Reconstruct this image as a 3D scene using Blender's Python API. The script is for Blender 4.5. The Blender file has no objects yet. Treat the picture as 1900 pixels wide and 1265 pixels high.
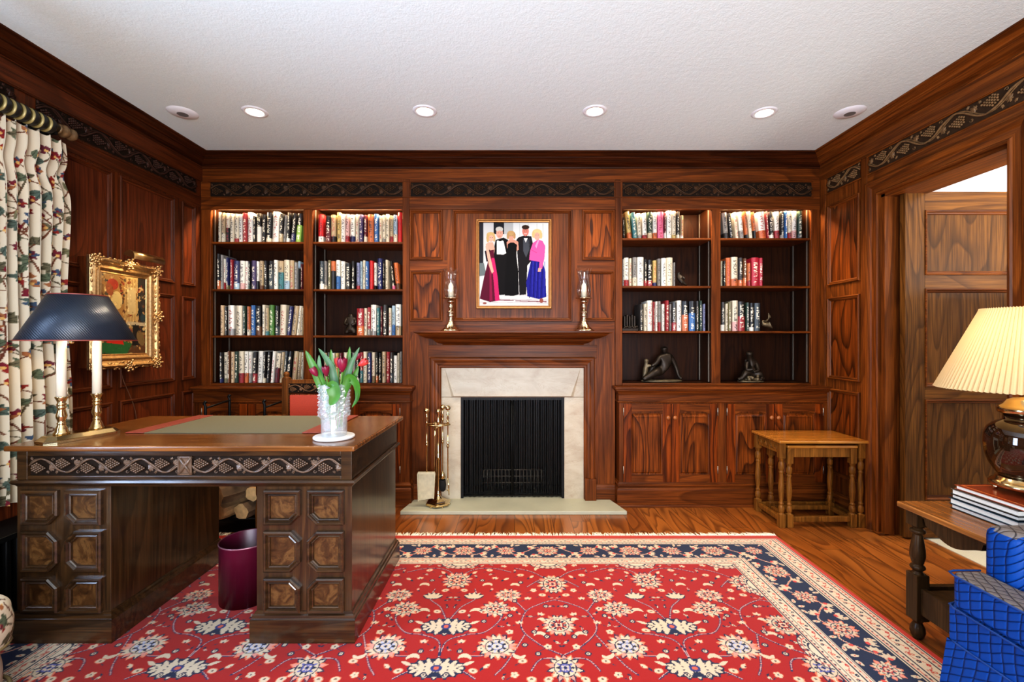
import bpy, bmesh, math, random
import numpy as np
from mathutils import Vector, Matrix
random.seed(7); np.random.seed(7)
PI = math.pi
C = bpy.context.scene.collection

# ------------------------------------------------------------------ helpers
def lin(c):
    return tuple(((v/255)/12.92 if v/255 <= .04045 else ((v/255+.055)/1.055)**2.4) for v in c)
def L4(c): return lin(c)+(1,)

class MB:
    def __init__(s): s.v=[]; s.f=[]; s.m=[]; s.sm=[]
    def add(s, vs, fs, m=0, smooth=False):
        b=len(s.v); s.v+=[tuple(v) for v in vs]
        for f in fs: s.f.append([i+b for i in f]); s.m.append(m); s.sm.append(smooth)
    def box(s,x0,x1,y0,y1,z0,z1,m=0,rz=0,c=None):
        vs=[(x,y,z) for x in(x0,x1) for y in(y0,y1) for z in(z0,z1)]
        if rz:
            cx,cy=c or ((x0+x1)/2,(y0+y1)/2); ca,sa=math.cos(rz),math.sin(rz)
            vs=[(cx+(x-cx)*ca-(y-cy)*sa, cy+(x-cx)*sa+(y-cy)*ca, z) for x,y,z in vs]
        s.add(vs,[(0,1,3,2),(4,6,7,5),(0,4,5,1),(2,3,7,6),(0,2,6,4),(1,5,7,3)],m)
    def prism(s,poly,fn,d0,d1,m=0,smooth=False):
        n=len(poly); vs=[fn(a,b,d0) for a,b in poly]+[fn(a,b,d1) for a,b in poly]
        s.add(vs,[list(range(n-1,-1,-1)),list(range(n,2*n))],m)
        s.add(vs,[(i,(i+1)%n,n+(i+1)%n,n+i) for i in range(n)],m,smooth)
    def lathe(s,prof,c=(0,0,0),seg=24,m=0,M=None,smooth=True,cap=False):
        vs=[];n=len(prof)
        for r,z in prof:
            for k in range(seg):
                a=2*PI*k/seg+ (PI/seg if seg<=8 else 0)
                p=Vector((r*math.cos(a),r*math.sin(a),z))
                if M: p=M@p
                vs.append((p.x+c[0],p.y+c[1],p.z+c[2]))
        fs=[(i*seg+k,i*seg+(k+1)%seg,(i+1)*seg+(k+1)%seg,(i+1)*seg+k) for i in range(n-1) for k in range(seg)]
        s.add(vs,fs,m,smooth)
        if cap and prof[0][0]>1e-5: s.add([vs[k] for k in range(seg)],[list(range(seg-1,-1,-1))],m)
        if cap and prof[-1][0]>1e-5: s.add([vs[(n-1)*seg+k] for k in range(seg)],[list(range(seg))],m)
    def tube(s,pts,r,seg=8,m=0,cap=True,flat=1.0):
        pts=[Vector(p) for p in pts]; n=len(pts); rr=r if hasattr(r,'__len__') else [r]*n
        vs=[]; up=None
        for i,p in enumerate(pts):
            t=(pts[min(i+1,n-1)]-pts[max(i-1,0)]).normalized()
            if up is None: up=Vector((0,0,1)) if abs(t.z)<.9 else Vector((1,0,0))
            a=t.cross(up); a=a.normalized() if a.length>1e-6 else Vector((1,0,0)); b=a.cross(t).normalized(); up=b
            for k in range(seg):
                q=p+a*rr[i]*math.cos(2*PI*k/seg)+b*rr[i]*flat*math.sin(2*PI*k/seg); vs.append(q)
        fs=[(i*seg+k,i*seg+(k+1)%seg,(i+1)*seg+(k+1)%seg,(i+1)*seg+k) for i in range(n-1) for k in range(seg)]
        s.add(vs,fs,m,True)
        if cap: s.add([vs[k] for k in range(seg)],[list(range(seg-1,-1,-1))],m); s.add([vs[(n-1)*seg+k] for k in range(seg)],[list(range(seg))],m)
    def ball(s,c,r,m=0,seg=10,rings=6,sc=(1,1,1)):
        vs=[];
        for i in range(rings+1):
            t=PI*i/rings
            for k in range(seg):
                a=2*PI*k/seg; vs.append((c[0]+r*sc[0]*math.sin(t)*math.cos(a),c[1]+r*sc[1]*math.sin(t)*math.sin(a),c[2]+r*sc[2]*math.cos(t)))
        s.add(vs,[(i*seg+k,(i+1)*seg+k,(i+1)*seg+(k+1)%seg,i*seg+(k+1)%seg) for i in range(rings) for k in range(seg)],m,True)
    def frame(s,poly,prof,P,edges=None,m=0):
        rings=[inset(poly,d) for d,h in prof]; n=len(poly)
        for i in (edges if edges is not None else range(n)):
            j=(i+1)%n
            for k in range(len(prof)-1):
                a,b,c,d=rings[k][i],rings[k][j],rings[k+1][j],rings[k+1][i]
                s.add([P(*a,prof[k][1]),P(*b,prof[k][1]),P(*c,prof[k+1][1]),P(*d,prof[k+1][1])],[(0,1,2,3)],m)
    def ring(s,poly,d0,d1,h,P,m=0):
        s.frame(poly,[(d0,h),(d1,h)],P,m=m)
    def face(s,poly,h,P,m=0): s.add([P(a,b,h) for a,b in poly],[list(range(len(poly)))],m)
    def build(s,name,mats,parent=None,bevel=0,bseg=2,sub=0,smooth=False,origin=None):
        me=bpy.data.meshes.new(name)
        me.from_pydata(s.v,[],s.f); me.update()
        if not isinstance(mats,(list,tuple)): mats=[mats]
        for x in mats: me.materials.append(x)
        me.polygons.foreach_set('material_index',s.m)
        me.polygons.foreach_set('use_smooth',[bool(x or smooth) for x in s.sm])
        if not origin is None:
            me.transform(Matrix.Translation([-a for a in origin]))
        o=bpy.data.objects.new(name,me); C.objects.link(o)
        bm=bmesh.new(); bm.from_mesh(me); bmesh.ops.remove_doubles(bm,verts=bm.verts,dist=1e-5); bmesh.ops.recalc_face_normals(bm,faces=bm.faces); bm.to_mesh(me); bm.free()
        if origin is not None: o.location=origin
        if parent is not None:
            o.parent=parent; o.matrix_parent_inverse=parent_inv(parent)
        if bevel:
            b=o.modifiers.new('bevel','BEVEL'); b.width=bevel; b.segments=bseg; b.limit_method='ANGLE'; b.angle_limit=math.radians(35); b.use_clamp_overlap=True
            b.harden_normals=False
            for p in me.polygons: p.use_smooth=True
            me.polygons.foreach_set('use_smooth',[True]*len(me.polygons))
            w=o.modifiers.new('wn','WEIGHTED_NORMAL'); w.keep_sharp=False
        if sub:
            b=o.modifiers.new('sub','SUBSURF'); b.levels=sub; b.render_levels=sub
        return o
def wmat(o):
    b=Matrix.LocRotScale(o.location,o.rotation_euler,o.scale)
    return b if o.parent is None else wmat(o.parent)@o.matrix_parent_inverse@b
def parent_inv(p): return wmat(p).inverted()
def inset(poly,d):
    n=len(poly); A=sum(poly[i][0]*poly[(i+1)%n][1]-poly[(i+1)%n][0]*poly[i][1] for i in range(n)); sg=1 if A>0 else -1
    out=[]
    for i in range(n):
        p0,p1,p2=poly[i-1],poly[i],poly[(i+1)%n]
        def nrm(a,b):
            dx,dy=b[0]-a[0],b[1]-a[1]; l=math.hypot(dx,dy); return (-dy/l*sg,dx/l*sg)
        n1,n2=nrm(p0,p1),nrm(p1,p2); k=1+n1[0]*n2[0]+n1[1]*n2[1]
        out.append((p1[0]+(n1[0]+n2[0])*d/k,p1[1]+(n1[1]+n2[1])*d/k))
    return out
def rect(a,b,c,d): return [(a,c),(b,c),(b,d),(a,d)]
def empty(name,loc,label,cat,group=None,rz=0):
    o=bpy.data.objects.new(name,None); o.location=loc; o.rotation_euler=(0,0,rz); o.empty_display_size=.05; C.objects.link(o)
    return tag(o,label,cat,group)
def tag(o,label=None,cat=None,group=None,kind=None):
    if label: o['label']=label
    if cat: o['category']=cat
    if group: o['group']=group
    if kind: o['kind']=kind
    return o
# ------------------------------------------------------------------ materials
def newmat(name):
    m=bpy.data.materials.new(name); m.use_nodes=True; nt=m.node_tree; b=nt.nodes['Principled BSDF']; return m,nt,b
def N(nt,t,**kw):
    n=nt.nodes.new(t)
    for k,v in kw.items():
        if k.startswith('i_'): n.inputs[k[2:].replace('_',' ')].default_value=v
        else: setattr(n,k,v)
    return n
def math_(nt,op,a,b=None,clamp=False):
    n=nt.nodes.new('ShaderNodeMath'); n.operation=op; n.use_clamp=clamp
    for i,x in enumerate((a,b)):
        if x is None: continue
        if hasattr(x,'is_linked') or hasattr(x,'links'): nt.links.new(x,n.inputs[i])
        else: n.inputs[i].default_value=x
    return n.outputs[0]
def ramp(nt,fac,stops,interp='LINEAR'):
    n=nt.nodes.new('ShaderNodeValToRGB'); n.color_ramp.interpolation=interp
    e=n.color_ramp.elements
    while len(e)<len(stops): e.new(.5)
    for x,(p,c) in zip(e,stops): x.position=p; x.color=c if len(c)==4 else L4(c)
    nt.links.new(fac,n.inputs[0]); return n.outputs[0]
def mix(nt,f,a,b,mode='MIX'):
    n=nt.nodes.new('ShaderNodeMix'); n.data_type='RGBA'; n.blend_type=mode
    for i,x in ((0,f),(6,a),(7,b)):
        if hasattr(x,'links'): nt.links.new(x,n.inputs[i])
        else: n.inputs[i].default_value=x if i==0 or len(x)==4 else L4(x)
    return n.outputs[2]
def bump(nt,b,h,strength=.3,dist=.002):
    n=nt.nodes.new('ShaderNodeBump'); n.inputs['Strength'].default_value=strength; n.inputs['Distance'].default_value=dist
    nt.links.new(h,n.inputs['Height']); nt.links.new(n.outputs[0],b.inputs['Normal'])
def objcoord(nt,rand=True,scale=(1,1,1)):
    tc=N(nt,'ShaderNodeTexCoord'); v=tc.outputs['Object']
    if rand:
        oi=N(nt,'ShaderNodeObjectInfo'); cx=N(nt,'ShaderNodeCombineXYZ')
        r=math_(nt,'MULTIPLY',oi.outputs['Random'],57.0)
        for i in range(3): nt.links.new(r,cx.inputs[i])
        a=N(nt,'ShaderNodeVectorMath',operation='ADD'); nt.links.new(v,a.inputs[0]); nt.links.new(cx.outputs[0],a.inputs[1]); v=a.outputs[0]
    mp=N(nt,'ShaderNodeMapping'); mp.inputs['Scale'].default_value=scale; nt.links.new(v,mp.inputs[0])
    return mp.outputs[0]
def noise(nt,vec,scale,detail=2,rough=.5,dist=0):
    n=N(nt,'ShaderNodeTexNoise'); n.inputs['Scale'].default_value=scale; n.inputs['Detail'].default_value=detail; n.inputs['Roughness'].default_value=rough; n.inputs['Distortion'].default_value=dist
    nt.links.new(vec,n.inputs['Vector']); return n.outputs['Fac']
def wood(name,axis,dark,light,rings=11,scale=3.0,stretch=.13,rough=.42,lines=.75,planks=None,bmp=.15,coat=.03):
    dark=(dark[0]*.96,dark[1]*.93,dark[2]*.75); light=(light[0]*.97,light[1]*.94,light[2]*.74)
    m,nt,b=newmat(name); sc=[1,1,1]; sc[axis]=stretch; fs=[1,1,1]; fs[axis]=.025
    v=objcoord(nt,True,tuple(sc)); n=noise(nt,v,scale,1.6,.45,.45)
    g=math_(nt,'FRACT',math_(nt,'MULTIPLY',n,rings*1.5))
    line=ramp(nt,g,[(0,(0,0,0,1)),(.45,(.10,.10,.10,1)),(.80,(.75,.75,.75,1)),(.92,(1,1,1,1)),(1,(0,0,0,1))])
    ms=[1,1,1]; ms[axis]=.035
    f2=noise(nt,objcoord(nt,True,tuple(ms)),60,3,.65)
    v2=objcoord(nt,True,tuple(fs)); f=noise(nt,v2,190,2,.6)
    fr=ramp(nt,math_(nt,'ADD',math_(nt,'MULTIPLY',f,.45),math_(nt,'MULTIPLY',f2,.55)),[(.38,(0,0,0,1)),(.62,(1,1,1,1))])
    var=noise(nt,objcoord(nt,True,tuple(sc)),1.6,3)
    mid=[(a*.6+c*.4) for a,c in zip(dark,light)]
    col=mix(nt,fr,mid,light)
    brk=ramp(nt,f,[(.3,(.45,.45,.45,1)),(.6,(1,1,1,1))])
    lf=math_(nt,'MULTIPLY',math_(nt,'MULTIPLY',line,brk),lines); col=mix(nt,lf,col,dark)
    vr=ramp(nt,var,[(.3,(.80,.78,.75,1)),(.7,(1.12,1.1,1.06,1))]); col=mix(nt,1.0,col,vr,'MULTIPLY')
    nt.links.new(col,b.inputs['Base Color']); b.inputs['Roughness'].default_value=rough
    b.inputs['Coat Weight'].default_value=coat; b.inputs['Coat Roughness'].default_value=.25 if coat<.6 else .14; b.inputs['Specular IOR Level'].default_value=.16 if coat<.1 else .4
    h=math_(nt,'ADD',math_(nt,'MULTIPLY',line,-.6),math_(nt,'MULTIPLY',fr,-.4)); bump(nt,b,h,bmp,.001)
    return m
def plain(name,col,rough=.5,metal=0,spec=.5,nz=0,nscale=40,bmp=0,**kw):
    m,nt,b=newmat(name); b.inputs['Roughness'].default_value=rough; b.inputs['Metallic'].default_value=metal
    b.inputs['Specular IOR Level'].default_value=spec
    v=objcoord(nt,False); n=noise(nt,v,nscale,3)
    k=nz
    c=mix(nt,n,tuple(max(0,x*(1-k)) for x in col),tuple(min(255,x*(1+k)) for x in col))
    nt.links.new(c,b.inputs['Base Color'])
    if bmp: bump(nt,b,n,bmp,.002)
    for kk,vv in kw.items(): b.inputs[kk.replace('_',' ')].default_value=vv
    return m
def vcol(name,rough=.8,fine=0,fscale=400,sheen=0,bmp=.3,metal=0,coat=0):
    m,nt,b=newmat(name); a=N(nt,'ShaderNodeAttribute',attribute_name='Col'); c=a.outputs['Color']
    v=objcoord(nt,False); n=noise(nt,v,fscale,2)
    if fine:
        r=ramp(nt,n,[(.25,(1-fine,)*3+(1,)),(.75,(1+fine,)*3+(1,))]); c=mix(nt,1.0,c,r,'MULTIPLY')
    nt.links.new(c,b.inputs['Base Color']); b.inputs['Roughness'].default_value=rough; b.inputs['Sheen Weight'].default_value=sheen; b.inputs['Specular IOR Level'].default_value=.12 if rough>.7 else .5
    b.inputs['Coat Weight'].default_value=coat; b.inputs['Coat Roughness'].default_value=.1
    if bmp: bump(nt,b,n,bmp,.001)
    return m
def glassmat(name,tint=(1,1,1),ior=1.45,thin=True,base=.015):
    m,nt,b=newmat(name)
    if thin:
        out=nt.nodes['Material Output']; tr=N(nt,'ShaderNodeBsdfTransparent'); tr.inputs[0].default_value=tint+(1,)
        gl=N(nt,'ShaderNodeBsdfGlossy'); gl.inputs['Roughness'].default_value=.03
        fr=N(nt,'ShaderNodeLayerWeight'); fr.inputs[0].default_value=.5
        f=math_(nt,'ADD',math_(nt,'MULTIPLY',math_(nt,'POWER',fr.outputs['Facing'],1.8),.9),base+.07,True)
        mx=N(nt,'ShaderNodeMixShader'); nt.links.new(f,mx.inputs[0]); nt.links.new(tr.outputs[0],mx.inputs[1]); nt.links.new(gl.outputs[0],mx.inputs[2]); nt.links.new(mx.outputs[0],out.inputs[0])
    else:
        b.inputs['Transmission Weight'].default_value=1; b.inputs['Roughness'].default_value=.02; b.inputs['IOR'].default_value=ior; b.inputs['Base Color'].default_value=tint+(1,)
    return m
WD,WLt=(50,21,10),(138,74,35)
W={}
for ax,k in ((0,'x'),(1,'y'),(2,'z')):
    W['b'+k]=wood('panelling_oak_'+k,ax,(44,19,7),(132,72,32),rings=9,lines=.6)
    W['l'+k]=wood('left_wall_oak_'+k,ax,(36,16,8),(108,55,30),rings=9,lines=.55)  # redder oak, with the left wall's weaker light put into the colour
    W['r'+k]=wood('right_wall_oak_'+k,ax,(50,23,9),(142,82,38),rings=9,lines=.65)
    W['d'+k]=wood('desk_oak_'+k,ax,(20,13,9),(78,55,38),rings=10,lines=.7,rough=.3,coat=.7)
for ax,k in ((0,'x'),(1,'y')): W['c'+k]=wood('shaded_crown_oak_'+k,ax,(24,9,4),(84,42,20),rings=9,lines=.6)  # shade on the crown is painted in as a darker oak
W['pan']=wood('figured_panel_oak',2,(34,13,4),(150,80,32),rings=8,scale=4.5,stretch=.22,lines=1.0)
W['cab']=wood('cabinet_door_oak',2,(30,10,3),(156,76,26),rings=7,scale=4,stretch=.22,lines=.95)
W['door']=wood('hall_door_oak',2,(46,26,10),(128,86,46),rings=14,scale=3.5,stretch=.16,lines=.7)
W['doorx']=wood('hall_door_rail_oak',0,(52,28,10),(138,92,48),rings=13,scale=3.5,stretch=.16,lines=.65)
W['pl']=wood('left_panel_oak',2,(44,18,11),(118,60,38),rings=9,scale=4,stretch=.2,lines=.6)
W['dtop']=wood('desk_top_oak',0,(60,34,18),(158,104,62),rings=12,scale=3,stretch=.1,lines=.6,rough=.22,coat=.5)
W['nest']=wood('nest_top_oak',0,(120,70,26),(206,144,76),rings=8,scale=4,stretch=.2,lines=.4,rough=.25,coat=.5)
W['nestl']=wood('nest_leg_oak',2,(62,38,16),(158,106,54),rings=7,scale=6,stretch=.2,lines=.5)
W['side']=wood('side_table_oak',2,(40,28,20),(84,62,46),rings=8,scale=6,stretch=.2,lines=.5,rough=.3)
W['sidetop']=wood('side_table_top_oak',1,(90,54,28),(176,118,70),rings=8,scale=4,stretch=.15,lines=.4,rough=.25,coat=.4)
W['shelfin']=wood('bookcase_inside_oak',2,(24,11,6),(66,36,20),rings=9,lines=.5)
W['chair']=wood('carved_chair_oak',2,(56,30,14),(138,86,46),rings=8,scale=6,lines=.5)
M={}
M['carved']=plain('carved_desk_oak',(92,72,56),.33,nz=.35,nscale=60)
M['carve']=plain('carved_dark_oak',(66,46,30),.45,nz=.35,nscale=60,spec=.15)
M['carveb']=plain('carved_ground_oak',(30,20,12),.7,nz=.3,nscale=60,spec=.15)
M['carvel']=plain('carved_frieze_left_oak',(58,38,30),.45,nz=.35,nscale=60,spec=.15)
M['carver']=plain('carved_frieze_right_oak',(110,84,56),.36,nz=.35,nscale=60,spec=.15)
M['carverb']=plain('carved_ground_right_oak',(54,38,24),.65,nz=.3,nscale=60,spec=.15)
M['burl']=None
m,nt,b=newmat('burl_walnut'); v=objcoord(nt,True); n1=noise(nt,v,14,6,.65,2.2); n2=noise(nt,v,60,3,.6,1)
c=ramp(nt,n1,[(.3,(36,21,10)),(.48,(78,51,26)),(.6,(108,76,42)),(.75,(54,33,16))]); c=mix(nt,math_(nt,'MULTIPLY',n2,.35),c,(46,26,12)); nt.links.new(c,b.inputs['Base Color']); b.inputs['Roughness'].default_value=.3; M['burl']=m
# ceiling stipple
m,nt,b=newmat('stippled_ceiling_paint'); v=objcoord(nt,False); n=noise(nt,v,110,3,.6); n3=noise(nt,v,35,2)
c=mix(nt,n,(222,234,232),(238,248,246)); nt.links.new(c,b.inputs['Base Color']); b.inputs['Roughness'].default_value=.9; bump(nt,b,math_(nt,'ADD',n,n3),.35,.004); M['ceil']=m
M['white']=plain('white_paint',(235,236,238),.7,nz=.02)
# floor planks
m,nt,b=newmat('oak_plank_floor')
tc=N(nt,'ShaderNodeTexCoord'); sx=N(nt,'ShaderNodeSeparateXYZ'); nt.links.new(tc.outputs['Object'],sx.inputs[0])
pw=.125; u=math_(nt,'DIVIDE',sx.outputs[0],pw); idx=math_(nt,'FLOOR',u); fu=math_(nt,'FRACT',u)
wn=N(nt,'ShaderNodeTexWhiteNoise',noise_dimensions='1D'); nt.links.new(idx,wn.inputs['W'])
yy=math_(nt,'DIVIDE',math_(nt,'ADD',sx.outputs[1],math_(nt,'MULTIPLY',wn.outputs['Value'],3.0)),1.35); idy=math_(nt,'FLOOR',yy); fy=math_(nt,'FRACT',yy)
wn2=N(nt,'ShaderNodeTexWhiteNoise',noise_dimensions='2D'); cx=N(nt,'ShaderNodeCombineXYZ'); nt.links.new(idx,cx.inputs[0]); nt.links.new(idy,cx.inputs[1]); nt.links.new(cx.outputs[0],wn2.inputs['Vector'])
off=math_(nt,'MULTIPLY',wn2.outputs['Value'],31.0); cc=N(nt,'ShaderNodeCombineXYZ'); nt.links.new(sx.outputs[0],cc.inputs[0]); nt.links.new(math_(nt,'MULTIPLY',sx.outputs[1],.16),cc.inputs[1]); nt.links.new(off,cc.inputs[2])
n=noise(nt,cc.outputs[0],5,1.5,.45,.5); g=math_(nt,'FRACT',math_(nt,'MULTIPLY',n,13)); line=ramp(nt,g,[(0,(0,0,0,1)),(.5,(.3,.3,.3,1)),(.85,(1,1,1,1)),(1,(0,0,0,1))])
cf=N(nt,'ShaderNodeMapping'); cf.inputs['Scale'].default_value=(1,.15,1); nt.links.new(cc.outputs[0],cf.inputs[0]); f=noise(nt,cf.outputs[0],220,2,.6)
base=ramp(nt,wn2.outputs['Value'],[(0,(164,94,36)),(.5,(186,114,50)),(1,(142,78,30))])
c=mix(nt,math_(nt,'MULTIPLY',line,.75),base,(74,36,14)); c=mix(nt,math_(nt,'MULTIPLY',f,.5),c,(92,48,20))
gap=math_(nt,'MAXIMUM',math_(nt,'LESS_THAN',math_(nt,'MINIMUM',fu,math_(nt,'SUBTRACT',1.0,fu)),.012),math_(nt,'LESS_THAN',fy,.0018))
c=mix(nt,math_(nt,'MULTIPLY',gap,.8),c,(28,14,7)); nt.links.new(c,b.inputs['Base Color']); b.inputs['Roughness'].default_value=.28; b.inputs['Coat Weight'].default_value=.3; b.inputs['Coat Roughness'].default_value=.2
bump(nt,b,math_(nt,'SUBTRACT',math_(nt,'MULTIPLY',f,.3),gap),.3,.0015); M['floor']=m
M['carpet']=plain('cream_hall_carpet',(205,196,170),.95,nz=.12,nscale=250,bmp=.6)
# stone
m,nt,b=newmat('limestone'); v=objcoord(nt,False,(1,1,2)); n=noise(nt,v,5,5,.6,.6); n2=noise(nt,v,2.2,6,.7,1.5)
c=ramp(nt,n,[(.3,(168,150,126)),(.55,(184,170,146)),(.75,(192,181,158))]); vein=ramp(nt,n2,[(.49,(0,0,0,1)),(.5,(1,1,1,1)),(.507,(0,0,0,1))]); c=mix(nt,math_(nt,'MULTIPLY',vein,.35),c,(150,118,90)); nt.links.new(c,b.inputs['Base Color']); b.inputs['Roughness'].default_value=.45; M['stone']=m
M['hearth']=plain('hearth_stone',(178,174,150),.5,nz=.08,nscale=6)
M['brass']=plain('polished_brass',(212,188,140),.17,1)
M['gilt']=plain('antique_gilt',(186,152,106),.42,1,nz=.25,nscale=80,bmp=.3)
M['giltd']=plain('gilt_shadow',(150,98,40),.4,1,nz=.3,nscale=60)
M['silver']=plain('warm_silver_brass',(214,198,168),.14,1)
M['iron']=plain('black_iron',(22,21,20),.5,.6,nz=.2)
M['bronze']=plain('dark_bronze',(44,35,26),.42,.5,nz=.4,nscale=30)
M['bronzel']=plain('worn_bronze',(92,80,60),.45,.5,nz=.4,nscale=50)
M['candle']=plain('ivory_wax',(238,228,205),.4,Subsurface_Weight=.0)
M['black']=plain('matt_black',(14,14,14),.6)
M['soot']=plain('sooty_brick',(34,30,27),.9,nz=.4,nscale=12)
M['leather']=plain('red_leather',(190,78,58),.33,nz=.1,nscale=200,bmp=.12)
M['nail']=plain('brass_nails',(120,85,45),.3,1)
M['padgreen']=plain('olive_desk_pad',(96,92,70),.75,nz=.06,nscale=300)
M['padred']=plain('brown_red_leather',(132,58,46),.45,nz=.15,nscale=80)
M['shadeb']=None
m,nt,b=newmat('black_blue_lamp_shade'); v=objcoord(nt,False); 
tc=N(nt,'ShaderNodeTexCoord'); wv=N(nt,'ShaderNodeTexWave',wave_type='BANDS',bands_direction='DIAGONAL'); wv.inputs['Scale'].default_value=55; wv.inputs['Distortion'].default_value=1.5; nt.links.new(tc.outputs['Object'],wv.inputs[0])
b.inputs['Base Color'].default_value=L4((34,42,53)); b.inputs['Roughness'].default_value=.36; bump(nt,b,wv.outputs['Fac'],.35,.001); M['shadeb']=m
m,nt,b=newmat('pleated_cream_shade'); b.inputs['Base Color'].default_value=L4((216,192,146)); b.inputs['Roughness'].default_value=.8
out=nt.nodes['Material Output']; tl=N(nt,'ShaderNodeBsdfTranslucent'); tl.inputs[0].default_value=L4((228,200,146)); mx=N(nt,'ShaderNodeMixShader'); mx.inputs[0].default_value=.4
nt.links.new(b.outputs[0],mx.inputs[1]); nt.links.new(tl.outputs[0],mx.inputs[2]); nt.links.new(mx.outputs[0],out.inputs[0]); M['shadec']=m
M['ceramic']=plain('brown_black_glaze',(38,22,10),.06,Coat_Weight=1.0)
M['burg']=plain('burgundy_metal',(84,14,40),.35,nz=.08,nscale=10)
M['burgin']=plain('dark_basket_inside',(40,8,22),.6)
m,nt,b=newmat('blue_quilted_cotton'); tc=N(nt,'ShaderNodeTexCoord'); sp=N(nt,'ShaderNodeSeparateXYZ'); nt.links.new(tc.outputs['Object'],sp.inputs[0])
def gridline(e,per,w):
    f=math_(nt,'FRACT',math_(nt,'DIVIDE',e,per)); d=math_(nt,'ABSOLUTE',math_(nt,'SUBTRACT',f,.5)); return math_(nt,'GREATER_THAN',d,.5-w),d
nn=noise(nt,tc.outputs['Object'],6,2); wob=math_(nt,'MULTIPLY',nn,.03)
e1=math_(nt,'ADD',math_(nt,'ADD',sp.outputs[1],math_(nt,'MULTIPLY',sp.outputs[0],.8)),wob); e2=math_(nt,'ADD',math_(nt,'SUBTRACT',math_(nt,'ADD',math_(nt,'MULTIPLY',sp.outputs[1],.55),sp.outputs[2]),math_(nt,'MULTIPLY',sp.outputs[0],.9)),wob)
g1,d1=gridline(e1,.034,.05); g2,d2=gridline(e2,.026,.06); gg=math_(nt,'MAXIMUM',g1,g2)
c=mix(nt,math_(nt,'MULTIPLY',gg,.75),(5,60,130),(3,28,72)); geo=N(nt,'ShaderNodeNewGeometry'); nt.links.new(c,b.inputs['Base Color']); b.inputs['Roughness'].default_value=.5; b.inputs['Sheen Weight'].default_value=.0; b.inputs['Sheen Roughness'].default_value=.35; b.inputs['Sheen Tint'].default_value=L4((200,185,165))
b.inputs['Specular IOR Level'].default_value=.2
hh=math_(nt,'SUBTRACT',0.0,math_(nt,'ADD',math_(nt,'POWER',math_(nt,'MULTIPLY',d1,2),6),math_(nt,'POWER',math_(nt,'MULTIPLY',d2,2),6))); bump(nt,b,hh,.8,.004); M['blue']=m
m2=m.copy(); m2.name='painted_sheen_quilting'; M['bluegrey']=m2  # window sheen on the blue fabric, painted as a grey colour
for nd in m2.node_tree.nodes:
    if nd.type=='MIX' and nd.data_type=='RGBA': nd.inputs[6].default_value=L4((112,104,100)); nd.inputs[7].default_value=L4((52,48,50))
M['pipe']=plain('blue_piping',(14,60,120),.5)
M['screen']=None
m,nt,b=newmat('black_mesh_screen'); b.inputs['Base Color'].default_value=L4((20,19,18)); b.inputs['Metallic'].default_value=.5; b.inputs['Roughness'].default_value=.45; b.inputs['Alpha'].default_value=.72; M['screen']=m
M['glass']=glassmat('thin_clear_glass',(.97,.97,.95))
M['pane']=glassmat('window_pane_glass',(.95,.97,1.0),base=0)
m,nt,b=newmat('cut_crystal'); out=nt.nodes['Material Output']; tr=N(nt,'ShaderNodeBsdfTransparent'); tr.inputs[0].default_value=(.97,.99,.99,1); gl=N(nt,'ShaderNodeBsdfGlossy'); gl.inputs['Roughness'].default_value=.05; gl.inputs[0].default_value=(1,1,1,1)
df=N(nt,'ShaderNodeBsdfTranslucent'); df.inputs[0].default_value=(.95,.97,1,1); d2=N(nt,'ShaderNodeBsdfDiffuse'); d2.inputs[0].default_value=(.9,.93,.95,1); fr=N(nt,'ShaderNodeLayerWeight'); fr.inputs[0].default_value=.5
m1=N(nt,'ShaderNodeMixShader'); m1.inputs[0].default_value=.18; nt.links.new(tr.outputs[0],m1.inputs[1]); nt.links.new(d2.outputs[0],m1.inputs[2])
m3=N(nt,'ShaderNodeMixShader'); nt.links.new(math_(nt,'ADD',math_(nt,'MULTIPLY',math_(nt,'POWER',fr.outputs['Facing'],2.0),.4),.08,True),m3.inputs[0]); nt.links.new(m1.outputs[0],m3.inputs[1]); nt.links.new(gl.outputs[0],m3.inputs[2]); nt.links.new(m3.outputs[0],out.inputs[0]); M['crystal']=m
M['coaster']=plain('white_marble_coaster',(215,213,210),.3,nz=.05)
M['stem']=plain('tulip_stem_green',(84,126,44),.45)
M['leaf']=plain('tulip_leaf_green',(58,106,26),.45,nz=.3,nscale=18)
M['leafb']=plain('tulip_leaf_bluegreen',(70,106,70),.45,nz=.3,nscale=18)
M['tulip']=plain('tulip_magenta',(112,20,46),.4,nz=.35,nscale=40)
M['tulipr']=plain('tulip_coral',(180,56,50),.45,nz=.3,nscale=40)
M['bark']=plain('log_bark',(92,72,52),.9,nz=.5,nscale=25,bmp=1)
M['logend']=plain('cut_log_end',(200,165,115),.85,nz=.25,nscale=30)
M['page']=plain('book_pages',(228,222,208),.8,nz=.06,nscale=300)
M['fringe']=plain('rug_fringe_cotton',(232,222,200),.95,nz=.1,nscale=80)
M['metalst']=plain('shelf_standard_metal',(170,160,145),.4,.8)
M['bristle']=plain('black_bristle',(18,16,15),.9)
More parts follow.
